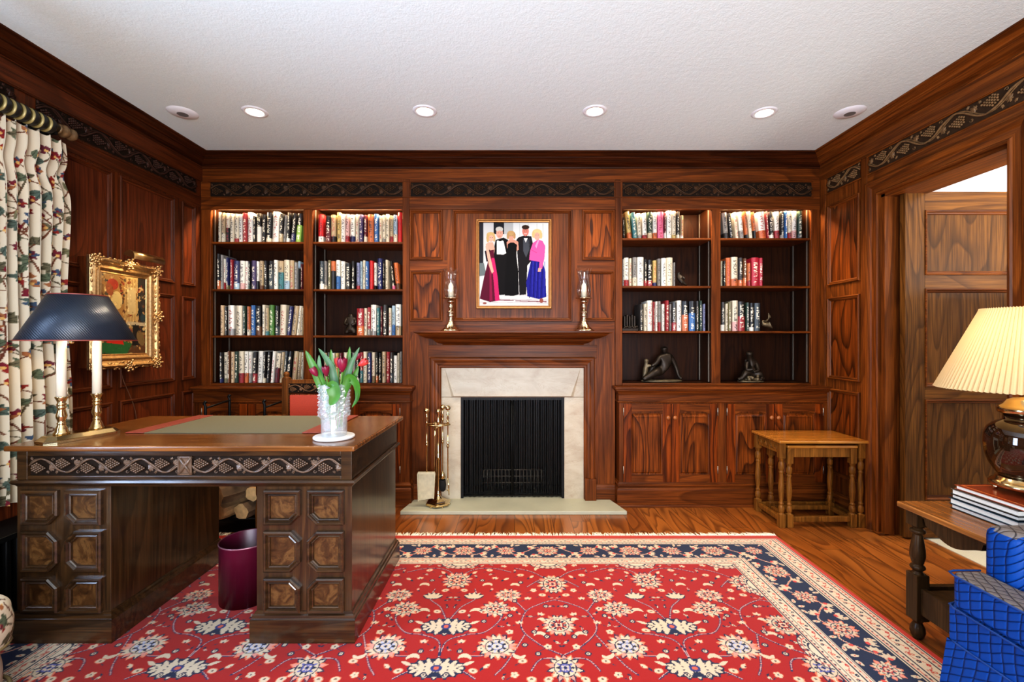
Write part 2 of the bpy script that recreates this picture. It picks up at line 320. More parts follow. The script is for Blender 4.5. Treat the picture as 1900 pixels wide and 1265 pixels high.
# ------------------------------------------------------------------ numpy pattern painter (fills colour attributes of fine meshes)
class Ras:
    def __init__(s,w,h,res,bg,wrap=False):
        s.w,s.h,s.res,s.wrap=w,h,res,wrap; s.W,s.H=int(round(w/res)),int(round(h/res))
        s.a=np.empty((s.H,s.W,3),np.float32); s.a[:]=lin(bg)
    def _win(s,x0,x1,y0,y1):
        i0,i1=int(x0/s.res)-1,int(x1/s.res)+2; j0,j1=int(y0/s.res)-1,int(y1/s.res)+2
        if not s.wrap: i0,i1=max(0,i0),min(s.W,i1); j0,j1=max(0,j0),min(s.H,j1)
        if i1<=i0 or j1<=j0: return None
        I=np.arange(i0,i1); J=np.arange(j0,j1); X,Y=np.meshgrid((I+.5)*s.res,(J+.5)*s.res)
        return I,J,X,Y
    def _put(s,I,J,mask,col):
        jj,ii=np.nonzero(mask); s.a[J[jj]%s.H,I[ii]%s.W]=lin(col)
    def blob(s,cx,cy,a,b,rot,col):
        R=max(a,b); w=s._win(cx-R,cx+R,cy-R,cy+R)
        if w is None: return
        I,J,X,Y=w; c,q=math.cos(rot),math.sin(rot); u=(X-cx)*c+(Y-cy)*q; v=-(X-cx)*q+(Y-cy)*c
        s._put(I,J,(u/a)**2+(v/b)**2<=1,col)
    def leaf(s,x,y,ang,L,wd,col,vein=None):
        cx,cy=x+math.cos(ang)*L/2,y+math.sin(ang)*L/2; R=L/2+wd; w=s._win(cx-R,cx+R,cy-R,cy+R)
        if w is None: return
        I,J,X,Y=w; c,q=math.cos(ang),math.sin(ang); u=((X-x)*c+(Y-y)*q)/L; v=(-(X-x)*q+(Y-y)*c)
        k=(u>0)&(u<1); hw=wd*np.sin(PI*np.clip(u,0,1)**.8)
        s._put(I,J,k&(abs(v)<=hw),col)
        if vein: s._put(I,J,k&(abs(v)<=s.res*.6)&(u<.85),vein)
    def poly(s,pts,col):
        xs=[p[0] for p in pts]; ys=[p[1] for p in pts]; w=s._win(min(xs),max(xs),min(ys),max(ys))
        if w is None: return
        I,J,X,Y=w; ins=np.zeros(X.shape,bool); n=len(pts)
        for i in range(n):
            x1,y1=pts[i]; x2,y2=pts[(i+1)%n]
            if y1==y2: continue
            k=((y1>Y)!=(y2>Y))&(X<(x2-x1)*(Y-y1)/(y2-y1)+x1); ins^=k
        s._put(I,J,ins,col)
    def stroke(s,pts,wd,col):
        for k in range(len(pts)-1):
            (x1,y1),(x2,y2)=pts[k],pts[k+1]; w=s._win(min(x1,x2)-wd,max(x1,x2)+wd,min(y1,y2)-wd,max(y1,y2)+wd)
            if w is None: continue
            I,J,X,Y=w; dx,dy=x2-x1,y2-y1; t=np.clip(((X-x1)*dx+(Y-y1)*dy)/(dx*dx+dy*dy+1e-12),0,1)
            s._put(I,J,(X-x1-t*dx)**2+(Y-y1-t*dy)**2<=(wd/2)**2,col)
def spline(P,n=10):
    out=[]; P=[P[0]]+list(P)+[P[-1]]
    for i in range(1,len(P)-2):
        for k in range(n):
            t=k/n; out.append(tuple(.5*((2*b)+(-a+c)*t+(2*a-5*b+4*c-d)*t*t+(-a+3*b-3*c+d)*t**3) for a,b,c,d in zip(P[i-1],P[i],P[i+1],P[i+2])))
    out.append(tuple(P[-2])); return out
def gridmesh(name,X,Y,Z,cols,mat,parent=None):
    H,Wd=X.shape; me=bpy.data.meshes.new(name); nv=H*Wd
    co=np.stack([X,Y,Z],-1).reshape(-1).astype(np.float32)
    i=np.arange((H-1)*(Wd-1)); r=i//(Wd-1); c=i%(Wd-1); a=r*Wd+c
    q=np.stack([a,a+1,a+Wd+1,a+Wd],-1).reshape(-1).astype(np.int32)
    me.vertices.add(nv); me.vertices.foreach_set('co',co); me.loops.add(len(q)); me.loops.foreach_set('vertex_index',q)
    me.polygons.add(len(i)); me.polygons.foreach_set('loop_start',(i*4).astype(np.int32)); me.polygons.foreach_set('loop_total',np.full(len(i),4,np.int32))
    me.update(calc_edges=True); me.polygons.foreach_set('use_smooth',np.ones(len(i),bool))
    at=me.color_attributes.new('Col','FLOAT_COLOR','POINT'); rgba=np.ones((nv,4),np.float32); rgba[:,:3]=cols.reshape(-1,3); at.data.foreach_set('color',rgba.reshape(-1))
    me.materials.append(mat); o=bpy.data.objects.new(name,me); C.objects.link(o)
    if parent is not None: o.parent=parent; o.matrix_parent_inverse=parent_inv(parent)
    return o

# ------------------------------------------------------------------ room dimensions
XL,XR,YB,YF,ZC=-2.335,2.278,3.385,-1.9,2.564
PB=lambda u,v,h:(u,YB-h,v)
PL=lambda u,v,h:(XL+h,u,v)
PR=lambda u,v,h:(XR-h,u,v)
PX=lambda x,y,h:(x,y,h)
PANPROF=[(0,0),(0,.011),(.004,.015),(.009,.015),(.012,.009),(.017,.011),(.022,.008),(.026,.001)]
def panel(P,u0,u1,v0,v1,parent,mf,mm,prof=PANPROF,ins=.026,mat_h=.0012):
    b=MB(); b.face(rect(u0+ins*.8,u1-ins*.8,v0+ins*.8,v1-ins*.8),mat_h,P); o=b.build('panel',mf,parent)
    b=MB(); poly=rect(u0,u1,v0,v1); b.frame(poly,prof,P,[0,2],m=0); b.frame(poly,prof,P,[1,3],m=1); b.build('panel_molding',mm,o)
    return o

# ---- floor, ceiling
b=MB(); b.box(-2.6,2.494,YF-.1,3.9,-.06,0); o=b.build('floor',M['floor']); tag(o,kind='structure')
b=MB(); b.box(XL-.2,XR+.216,YF-.1,3.9,ZC,ZC+.08); o=b.build('ceiling',M['ceil']); tag(o,kind='structure')
# ---- walls
b=MB(); b.box(XL-.2,XR+.216,3.70,3.78,0,2.6); wb=b.build('wall_back',W['bx']); tag(wb,kind='structure')
b=MB()
for a in ((-.782,-.401,0,2.266),(.369,.746,0,2.266),(-.401,.369,.779,2.266)): b.box(a[0],a[1],YB,3.70,a[2],a[3])
b.build('chimney_panelling',W['bz'],wb)
b=MB(); b.box(XL,XR,YB,3.66,2.267,ZC); b.build('upper_board',W['bx'],wb)
b=MB(); b.box(XL,XR,YB-.003,YB+.018,2.176,2.267); b.build('rail',W['bx'],wb,bevel=.002)
b=MB(); b.box(XL,-2.262,YB,3.412,0,2.267); b.build('corner_stile',W['bz'],wb,bevel=.003)
b=MB(); b.box(2.206,XR,YB,3.412,0,2.267); b.build('corner_stile',W['bz'],wb,bevel=.003)
for x in (-.808,.774):
    b=MB(); b.box(x-.026,x+.026,YB-.006,YB+.01,1.05 if 0 else .868,2.40); b.build('stile',W['bz'],wb,bevel=.003)
mats2=[W['bx'],W['bz']]
for u0,u1,v0,v1 in ((-.778,-.50,1.721,1.798),(.465,.742,1.721,1.798),(-.778,.742,1.268,1.344)):
    b=MB(); b.box(u0,u1,YB-.0015,YB+.002,v0,v1); b.build('rail',W['bx'],wb)
for (u0,u1,v0,v1) in ((-.782+.004,-.534,1.798,2.172),(-.778,-.534,1.344,1.721),(.501,.742,1.798,2.172),(.501,.742,1.344,1.721),(-.461,.425,1.344,2.172)):
    panel(PB,u0,u1,v0,v1,wb,W['pan'] if u1-u0<.5 else W['bz'],mats2)
# left wall with window opening Y .45..1.8
b=MB()
for y0,y1,z0,z1 in ((1.80,3.78,0,2.6),(YF-.1,.45,0,2.6),(.45,1.80,0,.55),(.45,1.80,2.15,2.6)): b.box(XL-.12,XL,y0,y1,z0,z1)
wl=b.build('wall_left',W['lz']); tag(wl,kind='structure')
ml=[W['ly'],W['lz']]
for (u0,u1) in ((2.02,2.63),(2.68,3.113),(3.18,3.315)):
    for (v0,v1) in ((1.591,2.175),(.923,1.513),(.25,.845)): panel(PL,u0,u1,v0,v1,wl,W['pl'],ml)
b=MB(); b.box(XL,XL+.004,1.86,3.385,2.19,2.27); b.build('rail',W['ly'],wl)
b=MB(); b.box(XL,XL+.012,1.86,3.385,2.385,2.5); b.build('upper_board',W['ly'],wl)
# right wall around the doorway
b=MB()
for y0,y1,z0,z1 in ((2.827,3.78,0,2.6),(YF-.1,2.085,0,2.6),(2.085,2.827,2.106,2.6)): b.box(XR,XR+.216,y0,y1,z0,z1)
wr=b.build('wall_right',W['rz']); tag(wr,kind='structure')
mr=[W['ry'],W['rz']]
for (v0,v1) in ((1.597,2.176),(.927,1.509),(.252,.858)): panel(PR,2.995,3.30,v0,v1,wr,W['pan'],mr)
b=MB(); b.box(XR-.012,XR,YF,3.385,2.385,2.5); b.build('upper_board',W['ry'],wr)
b=MB(); b.box(XR-.01,XR,2.93,2.98,0,2.40); b.build('stile',W['rz'],wr,bevel=.002)
b=MB(); b.box(XR-.01,XR,3.325,3.385,0,2.40); b.build('stile',W['rz'],wr,bevel=.002)
b=MB(); b.box(XR-.006,XR,YF,2.93,2.20,2.268); b.build('rail',W['ry'],wr)
for y in (2.09-.9,):
    b=MB(); b.box(XR-.004,XR,y-.05,y+.05,0,2.2); b.build('stile',W['rz'],wr)
for (v0,v1) in ((1.597,2.176),(.927,1.509),(.252,.858)):
    for u0,u1 in ((1.28,1.9),(.5,1.12)): panel(PR,u0,u1,v0,v1,wr,W['pan'],mr)
# front wall behind the camera with window
b=MB()
for x0,x1,z0,z1 in ((XL-.12,-1.5,0,2.6),(1.5,XR+.216,0,2.6),(-1.5,1.5,0,.6),(-1.5,1.5,2.2,2.6)): b.box(x0,x1,YF-.12,YF,z0,z1)
wf=b.build('wall_front',W['bz']); tag(wf,kind='structure')
b=MB(); wood_w=M['white']
for x in (-1.5,-.52,.46,1.44): b.box(x,x+.06,YF-.1,YF-.02,.6,2.2)
b.box(-1.5,1.5,YF-.1,YF-.02,.6,.66); b.box(-1.5,1.5,YF-.1,YF-.02,2.14,2.2); b.box(-1.5,1.5,YF-.09,YF-.03,1.38,1.42)
w1=b.build('window_1',M['white']); tag(w1,kind='structure')
b=MB(); b.box(-1.46,1.46,YF-.065,YF-.06,.64,2.16); b.build('pane',M['pane'],w1)
b=MB()
for y in (.45,1.1,1.74): b.box(XL-.1,XL-.02,y,y+.06,.55,2.15)
b.box(XL-.1,XL-.02,.45,1.8,.55,.61); b.box(XL-.1,XL-.02,.45,1.8,2.09,2.15); b.box(XL-.09,XL-.03,.45,1.8,1.33,1.37)
w2=b.build('window_2',M['white']); tag(w2,kind='structure')
b=MB(); b.box(XL-.065,XL-.06,.5,1.76,.6,2.1); b.build('pane',M['pane'],w2)
# crown molding: one length per wall
room=[(XL,YF),(XR,YF),(XR,YB),(XL,YB)]
crown=[(0,2.478),(.010,2.478),(.014,2.486),(.010,2.494),(.016,2.497),(.030,2.501),(.048,2.509),(.064,2.522),(.070,2.528),(.078,2.530),(.082,2.536),(.092,2.540),(.104,2.547),(.112,2.552),(.118,2.553),(.128,2.557),(.128,2.564)]
for k,(e,mt) in enumerate(((2,W['cx']),(3,W['cy']),(1,W['ry']),(0,W['cx']))):
    b=MB(); b.frame(room,crown,PX,[e]); o=b.build('trim_%d'%(k+1),mt); tag(o,kind='structure')
# baseboards
bp=[(0,.135),(.006,.135),(.012,.128),(.014,.118),(.020,.112),(.022,.10),(.022,.0)]
def base(name,pts,mt,side=1):
    b=MB()
    for k in range(len(pts)-1):
        (x0,y0),(x1,y1)=pts[k],pts[k+1]; dx,dy=x1-x0,y1-y0; l=math.hypot(dx,dy); nx,ny=-dy/l*side,dx/l*side
        for i in range(len(bp)-1):
            (d0,h0),(d1,h1)=bp[i],bp[i+1]
            b.add([(x0+nx*d0,y0+ny*d0,h0),(x1+nx*d0,y1+ny*d0,h0),(x1+nx*d1,y1+ny*d1,h1),(x0+nx*d1,y0+ny*d1,h1)],[(0,1,2,3)])
        b.add([(x0+nx*d,y0+ny*d,h) for d,h in bp]+[(x0,y0,0)],[list(range(len(bp)+1))]); b.add([(x1+nx*d,y1+ny*d,h) for d,h in bp]+[(x1,y1,0)],[list(range(len(bp)+1))])
    o=b.build(name,mt); tag(o,kind='structure')
base('baseboard_left',[(XL,YF),(XL,3.29)],W['ly'],-1)
base('baseboard_right',[(XR,2.93),(XR,3.29)],W['ry'])
base('baseboard_right',[(XR,YF),(XR,1.98)],W['ry'])
base('baseboard_back',[(-.763,YB),(-.626,YB)],W['bx'],-1)
base('baseboard_back',[(.594,YB),(.757,YB)],W['bx'],-1)
# doorway casing
cas=[(0,0),(0,.022),(-.006,.026),(-.014,.026),(-.020,.018),(-.055,.016),(-.062,.022),(-.075,.028),(-.092,.030),(-.1,.024),(-.1,0)]
op=[(2.085,-.3),(2.827,-.3),(2.827,2.106),(2.085,2.106)]
b=MB(); b.frame(op,cas,PR,[1,3],m=1); b.frame(op,cas,PR,[2],m=0)
for v in b.v: pass
b.v=[(x,y,max(0,z)) for x,y,z in b.v]
o=b.build('trim_5',mr); tag(o,kind='structure')
b=MB(); b.box(XR+.02,XR+.216,2.812,2.829,0,2.106); b.box(XR+.02,XR+.216,2.085,2.10,0,2.106); b.box(XR,XR+.06,2.80,2.83,0,2.106)
b.box(XR+.0,XR+.216,2.085,2.827,2.09,2.107,m=1)
o=b.build('trim_6',[W['rz'],W['ry']]); tag(o,kind='structure')
b=MB(); b.box(XR-.03,XR+.03,2.80,2.86,0,.012); o=b.build('trim_7',W['rx'],bevel=.003); tag(o,kind='structure')
# hall
b=MB(); b.box(XR+.216,4.4,.2,3.3,-.055,.004); o=b.build('floor_hall',M['carpet']); tag(o,kind='structure')
b=MB(); b.box(3.9,4.0,.2,3.3,0,2.6); b.box(XR+.216,4.0,3.2,3.3,0,2.6); b.box(XR+.216,4.0,.2,.3,0,2.6); b.box(XR+.216,3.9,.2,3.3,ZC,ZC+.08)
b.box(XR+.216,XR+.23,.3,2.05,0,2.6); b.box(XR+.216,XR+.23,2.05,2.86,2.11,2.6)
o=b.build('wall_hall',M['white']); tag(o,kind='structure')
# door leaf, open at right angles into the hall
dx0,dx1,dy0,dy1=2.357,3.12,2.745,2.785
PD=lambda u,v,h:(u,dy0-h,v)
b=MB(); b.box(dx0,2.476,dy0,dy1,.012,2.10); b.box(3.04,dx1,dy0,dy1,.012,2.10)
dr=b.build('door_1',W['door'],bevel=.0015); tag(dr,kind='structure')
zs=[.012,.241,.846,.922,1.514,1.597,1.987,2.10]
b=MB()
for i in (0,2,4,6): b.box(2.476,3.04,dy0,dy1,zs[i],zs[i+1])
b.build('rail',W['doorx'],dr,bevel=.0015)
for i in (1,3,5):
    b=MB(); b.box(2.470,3.046,dy0+.014,dy1-.01,zs[i]-.006,zs[i+1]+.006); q=b.build('panel',W['door'],dr)
    b=MB(); b.frame(rect(2.476,3.04,zs[i],zs[i+1]),[(0,0),(0,.006),(.005,.008),(.010,.004),(.014,-.004),(.02,-.006),(.024,-.013)],PD); b.build('panel_molding',W['rx'],q)
b=MB(); b.tube([(3.07,dy0,1.0),(3.07,dy0-.05,1.0)],.009); b.ball((3.07,dy0-.06,1.0),.026); b.build('door_knob',M['brass'],dr)
# ------------------------------------------------------------------ carved vine friezes
def lobed(cx,cy,ang,L,wd,n=7):
    pts=[]
    for k in range(n*2+1):
        t=-PI*.9+1.8*PI*k/(n*2); r=L*(.55+.45*math.cos(t*.5)**2)*(1 if k%2==0 else .68)
        u=r*math.cos(t); v=r*math.sin(t)*wd/L; pts.append((cx+u*math.cos(ang)-v*math.sin(ang),cy+u*math.sin(ang)+v*math.cos(ang)))
    return pts
def frieze(P,u0,u1,v0,v1,parent,mc,mg,lam,border=None,gs=(7,5),rev=1,centre=False):
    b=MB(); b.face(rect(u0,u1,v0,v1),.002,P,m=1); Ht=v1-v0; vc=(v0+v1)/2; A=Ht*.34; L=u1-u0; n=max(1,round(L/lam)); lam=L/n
    def T(u,v,h): return P(u,v,h)
    N_=int(n*24); b.tube([T(u0+L*k/N_,vc+rev*A*math.sin(2*PI*k/N_*n),.006+.002*math.sin(k)) for k in range(N_+1)],Ht*.05,6)
    b.tube([T(u0+L*k/N_,vc+rev*A*1.02*math.sin(2*PI*k/N_*n+.35),.004) for k in range(N_+1)],Ht*.028,5)
    for i in range(2*n):
        sgn=(1 if i%2==0 else -1)*rev; uc=u0+lam*(.25+i*.5); cy=vc-sgn*Ht*.12
        if centre and abs(uc-(u0+u1)/2)<lam*.2: pass
        # grapes cluster on the inside of each bend
        R=Ht*.054; rows=[3,4,5,4,3,2,1]
        for r,cnt in enumerate(rows):
            for k in range(cnt):
                uu=uc-lam*.10+(r-2.6)*R*2.0+lam*.03; vv=cy+(k-(cnt-1)/2)*R*2.1
                x,y,z=P(uu,vv,.006+.004*math.sin(PI*(k+.5)/cnt)); b.ball((x,y,z),R,0,gs[0],gs[1])
        # leaf
        lp=lobed(uc+lam*.19,vc-sgn*Ht*.15,sgn*.9+.3,Ht*.30,Ht*.24)
        c=P(uc+lam*.17,vc-sgn*Ht*.17,.011); vs=[P(a,q,.003) for a,q in lp]+[c]; b.add(vs,[(k,(k+1)%len(lp),len(lp)) for k in range(len(lp))],0,False)
        lp=lobed(uc+lam*.10,vc-sgn*Ht*.33,-sgn*.5,Ht*.13,Ht*.1,5)
        c=P(uc+lam*.10,vc-sgn*Ht*.33,.008); vs=[P(a,q,.003) for a,q in lp]+[c]; b.add(vs,[(k,(k+1)%len(lp),len(lp)) for k in range(len(lp))],0,False)
        lp=lobed(uc-lam*.21,vc+sgn*Ht*.32,sgn*2.2,Ht*.14,Ht*.11,5)
        c=P(uc-lam*.21,vc+sgn*Ht*.32,.008); vs=[P(a,q,.003) for a,q in lp]+[c]; b.add(vs,[(k,(k+1)%len(lp),len(lp)) for k in range(len(lp))],0,False)
        # tendril curl
        ss=[(uc+lam*.22+Ht*.10*(1-t)*math.cos(7*t*sgn),vc+sgn*Ht*.30+Ht*.10*(1-t)*math.sin(7*t*sgn)) for t in [k/12 for k in range(12)]]
        b.tube([P(a,q,.005) for a,q in ss],Ht*.02,5)
    if border:
        b.frame(rect(u0,u1,v0,v1),[(-.012,0),(-.012,.005),(-.004,.006),(0,.002)],P,m=1)
    o=b.build('frieze_carving',[mc,mg],parent)
    return o
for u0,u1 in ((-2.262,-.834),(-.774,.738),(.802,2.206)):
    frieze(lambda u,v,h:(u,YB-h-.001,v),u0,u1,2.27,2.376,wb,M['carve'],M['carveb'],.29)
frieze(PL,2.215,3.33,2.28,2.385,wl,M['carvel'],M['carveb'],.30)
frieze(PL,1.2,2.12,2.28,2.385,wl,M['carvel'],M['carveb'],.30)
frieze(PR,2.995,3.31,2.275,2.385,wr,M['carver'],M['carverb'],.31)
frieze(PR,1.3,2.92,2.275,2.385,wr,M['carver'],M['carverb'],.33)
for P_,a,c_,mt,par in ((PB,-2.28,2.22,W['bx'],wb),(PL,1.2,3.35,W['ly'],wl),(PR,1.3,3.35,W['ry'],wr)):
    b=MB()
    for z in ((2.378,2.386),(2.262,2.270)): b.prism([(a,z[0]),(c_,z[0]),(c_,z[1]),(a,z[1])],P_,0,.010)
    b.build('bead_molding',mt,par,bevel=.003)

# ------------------------------------------------------------------ recessed ceiling lights
for i,(x,yy) in enumerate(((-1.547,2.709),(-.533,2.70),(.475,2.70),(1.492,2.72))):
    t=empty('ceiling_light',(x,yy,ZC),['lit recessed ceiling spotlight nearest the curtained left wall','lit recessed ceiling spotlight between the left bookcase and the mantel','lit recessed ceiling spotlight above the right end of the mantel','lit recessed ceiling spotlight above the right hand bookcase'][i],'light','lit ceiling spotlights')
    b=MB(); b.lathe([(.047,-.001),(.049,-.006),(.066,-.005),(.072,0)],(x,yy,ZC),32); b.build('trim_ring',M['white'],t)
    m_,nt,bb=newmat('lit_bulb_%d'%i) if i==0 else (mm_,None,None)
    if i==0:
        mm_=m_; bb.inputs['Emission Color'].default_value=L4((255,236,206)); bb.inputs['Emission Strength'].default_value=14; bb.inputs['Base Color'].default_value=(1,1,1,1)
    b=MB(); b.lathe([(0,-.004),(.047,-.003)],(x,yy,ZC),24); b.build('bulb',mm_,t)
for i,(x,yy) in enumerate(((-1.985,2.72),(2.0,2.715))):
    t=empty('eyeball_light',(x,yy,ZC),['unlit white eyeball spotlight in the ceiling beside the left wall','unlit white eyeball spotlight in the ceiling beside the right wall'][i],'light','unlit ceiling eyeball spotlights')
    b=MB(); b.lathe([(.03,-.012),(.04,-.010),(.070,-.008),(.082,0)],(x,yy,ZC),32); b.build('trim_ring',M['white'],t)
    b=MB(); b.lathe([(0,-.011),(.03,-.012)],(x,yy,ZC),24); b.build('lens',plain('grey_lens',(120,118,115),.5),t)
M['knob']=plain('wooden_knob',(150,88,44),.35,nz=.2)
# ------------------------------------------------------------------ built-in bookcases, base cabinets, counters
def bookcase(xs,sh,label,side):
    x0,a,b_,c,d,x1=xs   # outer left, opening 1 l/r, opening 2 l/r, outer right
    t=empty('bookcase',((x0+x1)/2,3.64,.868),label,'bookcase','built in bookcases either side of the fireplace')
    q=MB()
    for p,r in ((x0,a),(b_,c),(d,x1)): q.box(p,r,3.395 if r-p<.1 and p==b_ else 3.413,3.655,.87,2.20)
    q.box(x0,x1,3.41,3.655,2.205,2.22); q.box(x0,x1,3.645,3.66,.87,2.21); q.box(a,d,3.40,3.645,.87,.885)
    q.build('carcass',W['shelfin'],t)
    q=MB(); q.box(b_,c,YB,3.395,.868,2.179); q.build('face_stile',W['bz'],t,bevel=.002)
    q=MB(); q.box(a,d,YB-.001,3.40,.868,.885); q.build('bottom_rail',W['bx'],t,bevel=.002)
    for (p,r) in ((a,b_),(c,d)):
        for z in sh:
            q=MB(); q.box(p,r,3.392,3.645,z-.017,z); q.build('shelf',W['bx'],t,bevel=.004)
        for y in (3.43,3.60):
            for xx in (p,r-.003):
                q=MB(); q.box(xx,xx+.003,y,y+.011,.89,2.2); q.build('shelf_standard',M['metalst'],t)
    return t
SL=(1.938,1.585,1.240); SR=(1.966,1.609,1.272)
bookcase((-2.33,-2.262,-1.572,-1.504,-.834,-.79),SL,'built-in oak bookcase left of the fireplace, its four shelves full of books','l')
bookcase((.79-.012,.802,1.464,1.532,2.206,2.274),SR,'built-in oak bookcase right of the fireplace with bronzes on its bottom shelf','r')
def cabinet(x0,x1,label,doors,ends,clabel):
    t=empty('base_cabinet',((x0+x1)/2,3.5,0),label,'cabinet','low oak cabinets under the bookcases')
    q=MB(); q.box(x0,x1,3.300,3.69,.10,.8475); q.build('carcass',W['bz'],t,bevel=.002)
    fp=[(x0,3.30),(x1,3.30),(x1,3.69),(x0,3.69)]
    q=MB(); q.frame(fp,[(0,.175),(-.004,.175),(-.006,.165),(-.012,.160),(-.012,.150),(-.004,.142),(-.004,.138),(-.014,.128),(-.016,.118),(-.016,.02),(-.016,.018)],PX,[0,1,3])
    q.frame(fp,[(-.016,.020),(-.026,.018),(-.030,.008),(-.030,.0)],PX,[0,1,3]); q.build('plinth',W['bx'],t)
    q=MB(); q.frame(fp,[(0,.749),(-.006,.751),(-.010,.757),(-.006,.763),(-.003,.764),(-.003,.805),(-.008,.822),(-.018,.836),(-.024,.840),(-.024,.8478)],PX,[0,1,3]); q.build('cornice_molding',W['bx'],t)
    for k,(a,b_,hx) in enumerate(doors):
        z0,z1=.165+.012,.743; fw=.058
        q=MB()
        q.box(a,a+fw,3.286,3.3,z0,z1); q.box(b_-fw,b_,3.286,3.3,z0,z1); dq=q.build('door',W['cab'],t,bevel=.002)
        q=MB(); q.box(a+fw,b_-fw,3.286,3.3,z0,z0+.055); q.build('door_rail',W['bx'],dq); q=MB()
        # arched top rail
        n=10; pts=[(a+fw,z1),(a+fw,z1-.075)]+[(a+fw+(b_-a-2*fw)*s/n, z1-.075+.022*min(1,math.sin(PI*s/n)*1.6)) for s in range(1,n)]+[(b_-fw,z1-.075),(b_-fw,z1)]
        q.prism(pts,lambda u,v,h:(u,3.286+h,v),0,.014); q.build('door_rail',W['bx'],dq)
        q=MB(); pp=[(a+fw,z0+.055),(b_-fw,z0+.055),(b_-fw,z1-.07),(a+fw,z1-.07)]
        q.frame(pp,[(0,.0),(.0,.006),(.008,.004),(.02,.0105),(.03,.0105)],lambda u,v,h:(u,3.3-h,v)); q.face(inset(pp,.028),.0105,lambda u,v,h:(u,3.3-h,v))
        q.build('raised_panel',W['pan'],dq)
        q=MB(); q.lathe([(.0,.018),(.012,.017),(.0155,.010),(.013,.004),(.007,0)],(0,0,0),16,M=Matrix.Rotation(PI/2,3,'X'));
        kx=hx; q.v=[(v[0]+kx,v[1]+3.286,v[2]+.645) for v in q.v]; q.build('knob',M['knob'],dq)
        q=MB(); hxx=a-.001 if hx>(a+b_)/2 else b_+.001
        for z in (.24,.66): q=MB(); q.lathe([(0,0),(.0035,0),(.0035,.055),(0,.055)],(hxx,3.285,z),8); q.build('hinge',M['metalst'],dq)
    o=MB(); o.box(x0-(0 if ends=='l' else .035),x1+(0 if ends=='r' else .028),3.262,3.384,.848,.868); o.box(x0,x1,3.38,3.645,.848,.867)
    o=o.build('counter',W['bx'],None,bevel=.006,bseg=3); tag(o,clabel,'counter','oak counters on the low cabinets')
    return t
cabinet(-2.335,-.763,'low oak cupboard left of the fireplace, half hidden by the desk',[(-2.26,-1.935,-1.965),(-1.925,-1.60,-1.895),(-1.53,-1.185,-1.215),(-1.175,-.83,-1.145)],'l','oak counter left of the fireplace behind the carved chair')
cabinet(.757,2.278,'low oak cupboard with four doors right of the fireplace',[(.787,1.128,1.106),(1.134,1.466,1.156),(1.535,1.874,1.852),(1.880,2.228,1.902)],'r','oak counter right of the fireplace below the bronzes')

# ------------------------------------------------------------------ books
CO=dict(k=((30,27,27),'black'),K=((52,48,46),'charcoal'),w=((232,226,210),'white'),c=((222,206,172),'cream'),t=((188,158,112),'tan'),p=((220,180,132),'peach'),g=((140,135,128),'grey'),s=((62,72,78),'slate'),n=((34,38,96),'navy'),b=((44,104,176),'blue'),l=((150,180,198),'pale blue'),e=((52,124,130),'teal'),r=((176,34,40),'red'),R=((222,22,24),'bright red'),m=((108,28,38),'maroon'),o=((218,100,38),'orange'),y=((208,172,84),'gold'),G=((74,134,44),'green'),L=((146,196,66),'lime green'),D=((38,64,48),'dark green'),v=((74,58,104),'purple'),V=((122,128,170),'lavender'),P=((228,92,134),'pink'),B=((112,64,32),'brown'),O=((130,120,76),'olive'),C=((200,18,44),'crimson'),f=((222,160,150),'pale pink'))
DARK='kKsneBmDvrbGCO'
m_,nt,bb=newmat('printed_book_cover')
def oat(n_):
    a=N(nt,'ShaderNodeAttribute',attribute_type='OBJECT',attribute_name=n_); return a
tc=N(nt,'ShaderNodeTexCoord'); sp_=N(nt,'ShaderNodeSeparateXYZ'); nt.links.new(tc.outputs['Generated'],sp_.inputs[0])
gx,gy,gz=sp_.outputs; 
spl=math_(nt,'LESS_THAN',gz,oat('band').outputs['Fac']); col=mix(nt,spl,oat('cover').outputs['Color'],oat('cover2').outputs['Color'])
oi=N(nt,'ShaderNodeObjectInfo'); cx=N(nt,'ShaderNodeCombineXYZ'); nt.links.new(math_(nt,'MULTIPLY',gx,3.2),cx.inputs[0]); nt.links.new(math_(nt,'MULTIPLY',gz,26.0),cx.inputs[1]); nt.links.new(math_(nt,'MULTIPLY',oi.outputs['Random'],91.0),cx.inputs[2])
tn=noise(nt,cx.outputs[0],1.0,1); txt=math_(nt,'GREATER_THAN',tn,.53)
inx=math_(nt,'LESS_THAN',math_(nt,'ABSOLUTE',math_(nt,'SUBTRACT',gx,.5)),.27)
zz=math_(nt,'FRACT',math_(nt,'ADD',gz,math_(nt,'MULTIPLY',oi.outputs['Random'],.12)))
w1_=math_(nt,'LESS_THAN',math_(nt,'ABSOLUTE',math_(nt,'SUBTRACT',zz,.66)),.25); w2_=math_(nt,'LESS_THAN',math_(nt,'ABSOLUTE',math_(nt,'SUBTRACT',zz,.24)),.09)
win=math_(nt,'MULTIPLY',math_(nt,'MAXIMUM',w1_,w2_),math_(nt,'MULTIPLY',inx,math_(nt,'LESS_THAN',gy,.2)))
col=mix(nt,math_(nt,'MULTIPLY',math_(nt,'MULTIPLY',win,txt),.8),col,oat('lettering').outputs['Color'])
nt.links.new(col,bb.inputs['Base Color']); bb.inputs['Roughness'].default_value=.35
M['book']=m_
def bookmeshes():
    b=MB(); n=6; fr=[(k/n, .07*(1-math.sin(PI*k/n))) for k in range(n+1)]
    out=fr+[(1,1),(.93,1),(.93,.1),(.07,.1),(.07,1),(0,1)]
    b.prism(out,lambda x,y,h:(x,y,h),0,1); 
    o=b.build('book',M['book'],None); me=o.data; bpy.data.objects.remove(o)
    b=MB(); b.box(.07,.93,.09,.975,.02,.985); o=b.build('pages',M['page'],None); mp=o.data; bpy.data.objects.remove(o)
    return me,mp
BM,BP=bookmeshes()
